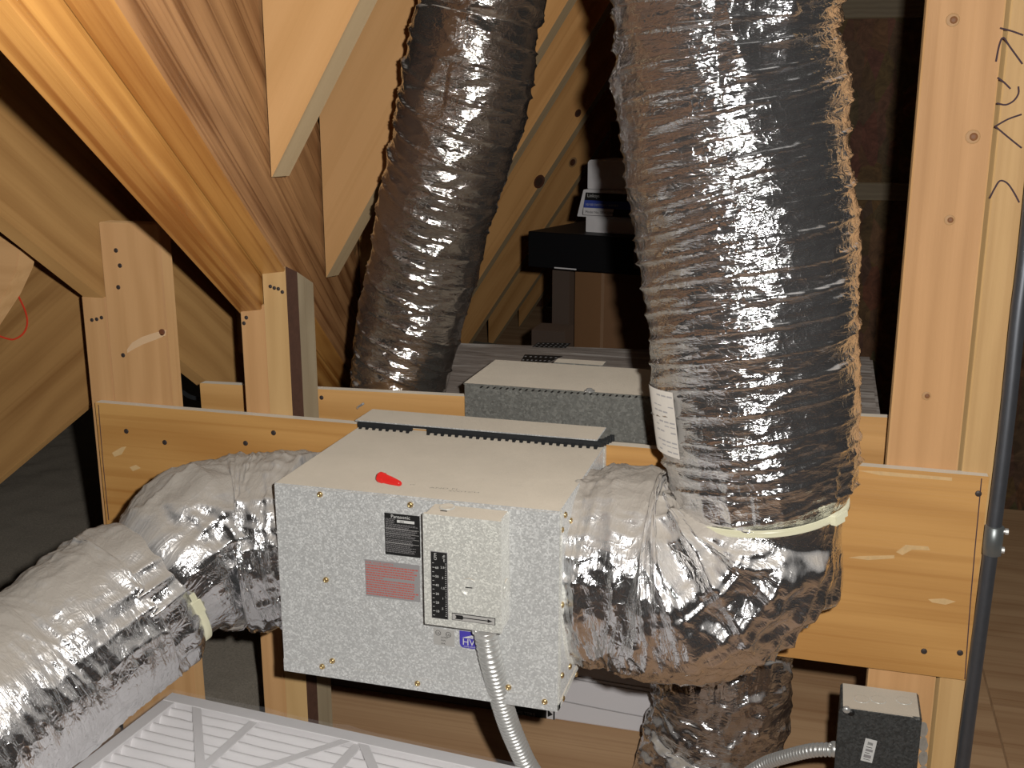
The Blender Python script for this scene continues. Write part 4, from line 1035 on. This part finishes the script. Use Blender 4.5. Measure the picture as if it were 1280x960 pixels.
# white boxes on the black carton
o0 = BL.z
def onblack(x, y, off): 
    nrm = np.array(dL); base = np.array(BL + dL * off); return on_plane(x, y, base, nrm)
w1_ = onblack(732, 280, 0.06); h1 = onblack(732, 271, 0.06).z - w1_.z
b1 = far_box('white_box', 'low white box lying on the black carton, bottom of the white stack', 'box', (w1_.x, w1_.y, o0), dR, 0.24, h1 + (w1_.z - o0), 0.16, WHITE)
zt_ = w1_.z + h1
q = [onblack(x, y, 0.05) for x, y in ((721, 271.5), (820, 271.5), (820, 238), (729, 238))]
rt_ = thing('router_box', q[0], 'white box with a black, blue and white printed band, middle of the white stack', 'box')
hq = q[3].z - q[0].z; wq = 0.23; sk = (q[3] - q[0]).dot(dR)
prism('box_body', WHITE, (q[0].x, q[0].y, zt_ + 0.001), dR, (0, 0, 1), [(0, 0), (wq, 0), (wq, hq), (sk, hq)], 0.15, rt_, 0.0015)
LB = onblack(728.5, 240.5, 0.05); s = (onblack(764, 250, 0.05) - onblack(728, 250, 0.05)).dot(dR) / 36.0
k1, k2 = 36 * s, 24.5 * s
def ins_(x, y): return ((x - 731.5) * s, (y - 241) * s)
mk = lambda pts: [ins_(*p) for p in pts]
label_obj('printed_band', onblack(731.5, 241, 0.05) - dL * 0.0008, dR, (0, 0, 1), 1, 1, [INKK, BLUE, WHITE, INKW], [
    ('p', mk([(731, 249), (800, 249), (800, 257.5), (730, 257.5)]), 1), ('p', mk([(730, 257.5), (768, 257.5), (766.5, 265.5), (729.5, 265.5)]), 2),
    ('t', *ins_(734.5, 245.5), 5.4 * s, 'Linksys', 3), ('t', *ins_(732.5, 255), 3.6 * s, '10/100 SWITCH + 4-PORT', 3), ('t', *ins_(732.5, 263.3), 4.0 * s, 'Model No. SRW2048', 0)], rt_,
    outline=mk([(732.5, 240.5), (800, 240.5), (800, 266), (729, 266), (728.4, 264)]))
w3 = onblack(734, 237, 0.07); h3 = onblack(734, 201, 0.07).z - w3.z
t3 = thing('white_box', w3, 'plain white box with a clipped corner, top of the white stack', 'box')
prism('box_body', WHITE, (w3.x, w3.y, zt_ + 0.002 + hq), dR, (0, 0, 1), [(0.0, 0.0), (0.2, 0), (0.2, h3), (0.005, h3), (0, h3 - 0.006)], 0.13, t3, 0.0015)

c5 = onblack(762, 200, 0.26)
far_box('dark_carton', 'dim brown carton on the black carton, behind the white stack', 'carton', (c5.x, c5.y, o0), dR, 0.2, onblack(762, 152, 0.26).z - o0, 0.12, CARD_D, part='carton_body')
# black cable lying in the dark behind the left studs
bc = thing('black_cable', P(235, 492, 1.7), 'thin black cable in the dark between the two left studs', 'cable')
tube('cable', PVCB, [P(205, 484, 1.75), P(224, 488, 1.72), P(238, 496, 1.70), P(256, 500, 1.70)], 0.004, bc, 8, 5)
# ------------------------------------------------------------------ junction box, conduit
EY = 1.345
ja = P(1049, 884, EY); jb = P(1148, 890, EY)
jx0, jx1, jzt = ja.x, jb.x, ja.z
jn = thing('junction_box', ((jx0 + jx1) / 2, EY, jzt - 0.12), 'dark steel junction box with a dusty top and barcode sticker on the right stud', 'junction box')
box('box_body', GALV_K, (jx0 + 0.002, EY + 0.004, jzt - 0.116), (jx1 + 0.006, YF - 0.001, jzt - 0.002), jn, 0.003)
prism('cover_plate', GALV_K, (jx0, EY, jzt - 0.118), (1, 0, 0), (0, 0, 1), [(0.006, 0), (jx1 - jx0 - 0.006, 0), (jx1 - jx0, 0.006), (jx1 - jx0, 0.112), (jx1 - jx0 - 0.006, 0.118), (0.006, 0.118), (0, 0.112), (0, 0.006)], 0.004, jn, 0.0008)
for x in (1077, 1098, 1130):
    p = on_z(x, 874 + (x - 1077) * 0.04, jzt - 0.002); lathe('knockout', GALV_P, [(0.010, -0.001), (0.010, 0.0006), (0.009, 0.001), (0.008, 0.0004), (0.001, 0.0004)], Matrix.Translation(p), jn, 20)
sp = P(1060, 890, EY - 0.002); lathe('cover_screw', ZINC, [(0.005, -0.001), (0.005, 0.001), (0.003, 0.003)], frame(sp + Vector((-0.002, 0, 0.003)), (1, 0, 0), (0, -1, 0)), jn, 12)
lathe('screw_slot', INKK, [(0.0045, 0), (0.0045, 0.0006)], frame(sp + Vector((0.004, 0.001, -0.001)), (1, 0, 0), (0, -1, 0)), jn, 14)
a = P(1082, 922.5, EY - 0.0005); w, h = 0.0145, 0.033
it = [('r', 0.004 + i * 0.0011, 0.004, 0.0006, 0.004, 1) for i in range(6)] + [('r', 0.003, 0.011, 0.0075, 0.0008, 1), ('r', 0.003, 0.014, 0.009, 0.0035, 2), ('r', 0.003, 0.0195, 0.006, 0.0008, 1), ('r', 0.0025, 0.0225, 0.009, 0.0045, 2), ('r', 0.003, 0.029, 0.008, 0.0007, 1)]
label_obj('barcode_sticker', a, (1, 0, -0.12), (0.12, 0, 1), w, h, [INKW, INKK, INKG], it, jn)
# plaster splash beside the box
bm = bmesh.new(); rnd = random.Random(9)
pts = [(1151, 905), (1158, 902), (1160, 915), (1157, 935), (1159, 965), (1148, 990)]
for i in range(5):
    p = P(1154, 912 + i * 18, YF - 0.003); bmesh.ops.create_icosphere(bm, subdivisions=2, radius=1, matrix=Matrix.Translation(p) @ Matrix.Diagonal((0.006, 0.004, 0.011, 1)))
for v in bm.verts: v.co += Vector((rnd.uniform(-1, 1), rnd.uniform(-1, 1), rnd.uniform(-1, 1))) * 0.0008
bm_obj('plaster_smear', bm, plain('plaster', (0.38, 0.34, 0.29), 0.9, 0, 0.4, 200), jn)
cj = on_x(1046, 938, jx0 + 0.002); cj = P(1045, 938, 1.375)
cbl = thing('armoured_cable', cj, 'grey armoured cable running left from the junction box behind the lower duct', 'cable')
armoured('armour', [P(1040, 937, 1.375), P(1015, 938, 1.385), P(985, 945, 1.41), P(955, 955, 1.44), P(925, 975, 1.46), P(890, 1010, 1.47)], 0.0085, cbl, 0.0062)
lathe('connector', ZINC, [(0.0095, 0), (0.0105, 0.002), (0.0105, 0.009), (0.0095, 0.012)], frame(P(1050, 937.5, 1.374), (0, 1, 0), (-1, 0, 0)), cbl, 18)
screw(P(1038, 931.5, 1.366), (-0.2, -1, 0.2), cbl, 0.0036, ZINC, 'clamp_screw')

cp = thing('steel_conduit', (0.218, 1.385, 0), 'dark steel conduit pipe standing at the right edge in front of the plywood board', 'conduit')
tube('pipe', EMT, [(0.2165, 1.385, 0.0), P(1203, 958, 1.385), P(1252, 585, 1.385), P(1272, 400, 1.385), P(1284, 300, 1.385), P(1325, -100, 1.385)], 0.0088, cp, 20, 8)
p0, p1_ = P(1244.5, 657, 1.385), P(1239.5, 693, 1.385)
lathe('coupling', plain('coupling_steel', (0.24, 0.26, 0.26), 0.4, 0.7), [(0.0095, 0), (0.0112, 0.0008), (0.0112, (p0 - p1_).length - 0.001), (0.0095, (p0 - p1_).length)], frame(p1_, (1, 0, 0), p0 - p1_), cp, 20)
for q in ((1252, 664), (1247, 687)):
    p = P(*q, 1.382); lathe('set_screw', ZINC, [(0.0022, 0), (0.0022, 0.004), (0.0042, 0.004), (0.0042, 0.0075), (0.002, 0.008)], frame(p, (0, 1, 0), (1, -0.15, 0)), cp, 8, False)

# repeats carry a shared group
for o in list(SC.objects):
    if o.parent is None and 'category' in o:
        n = o.name.split('.')[0]
        g = {'jack_rafter': 'jack rafters of the roof', 'insulated_duct': 'silver insulated ducts', 'armoured_cable': 'armoured cables',
             'cripple_stud': 'short studs under the rafters', 'wall_stud': 'wide studs of the wall', 'plywood_rail': 'plywood boards across the studs',
             'white_box': 'plain white boxes in the far stack'}.get(n)
        if g: o['group'] = g
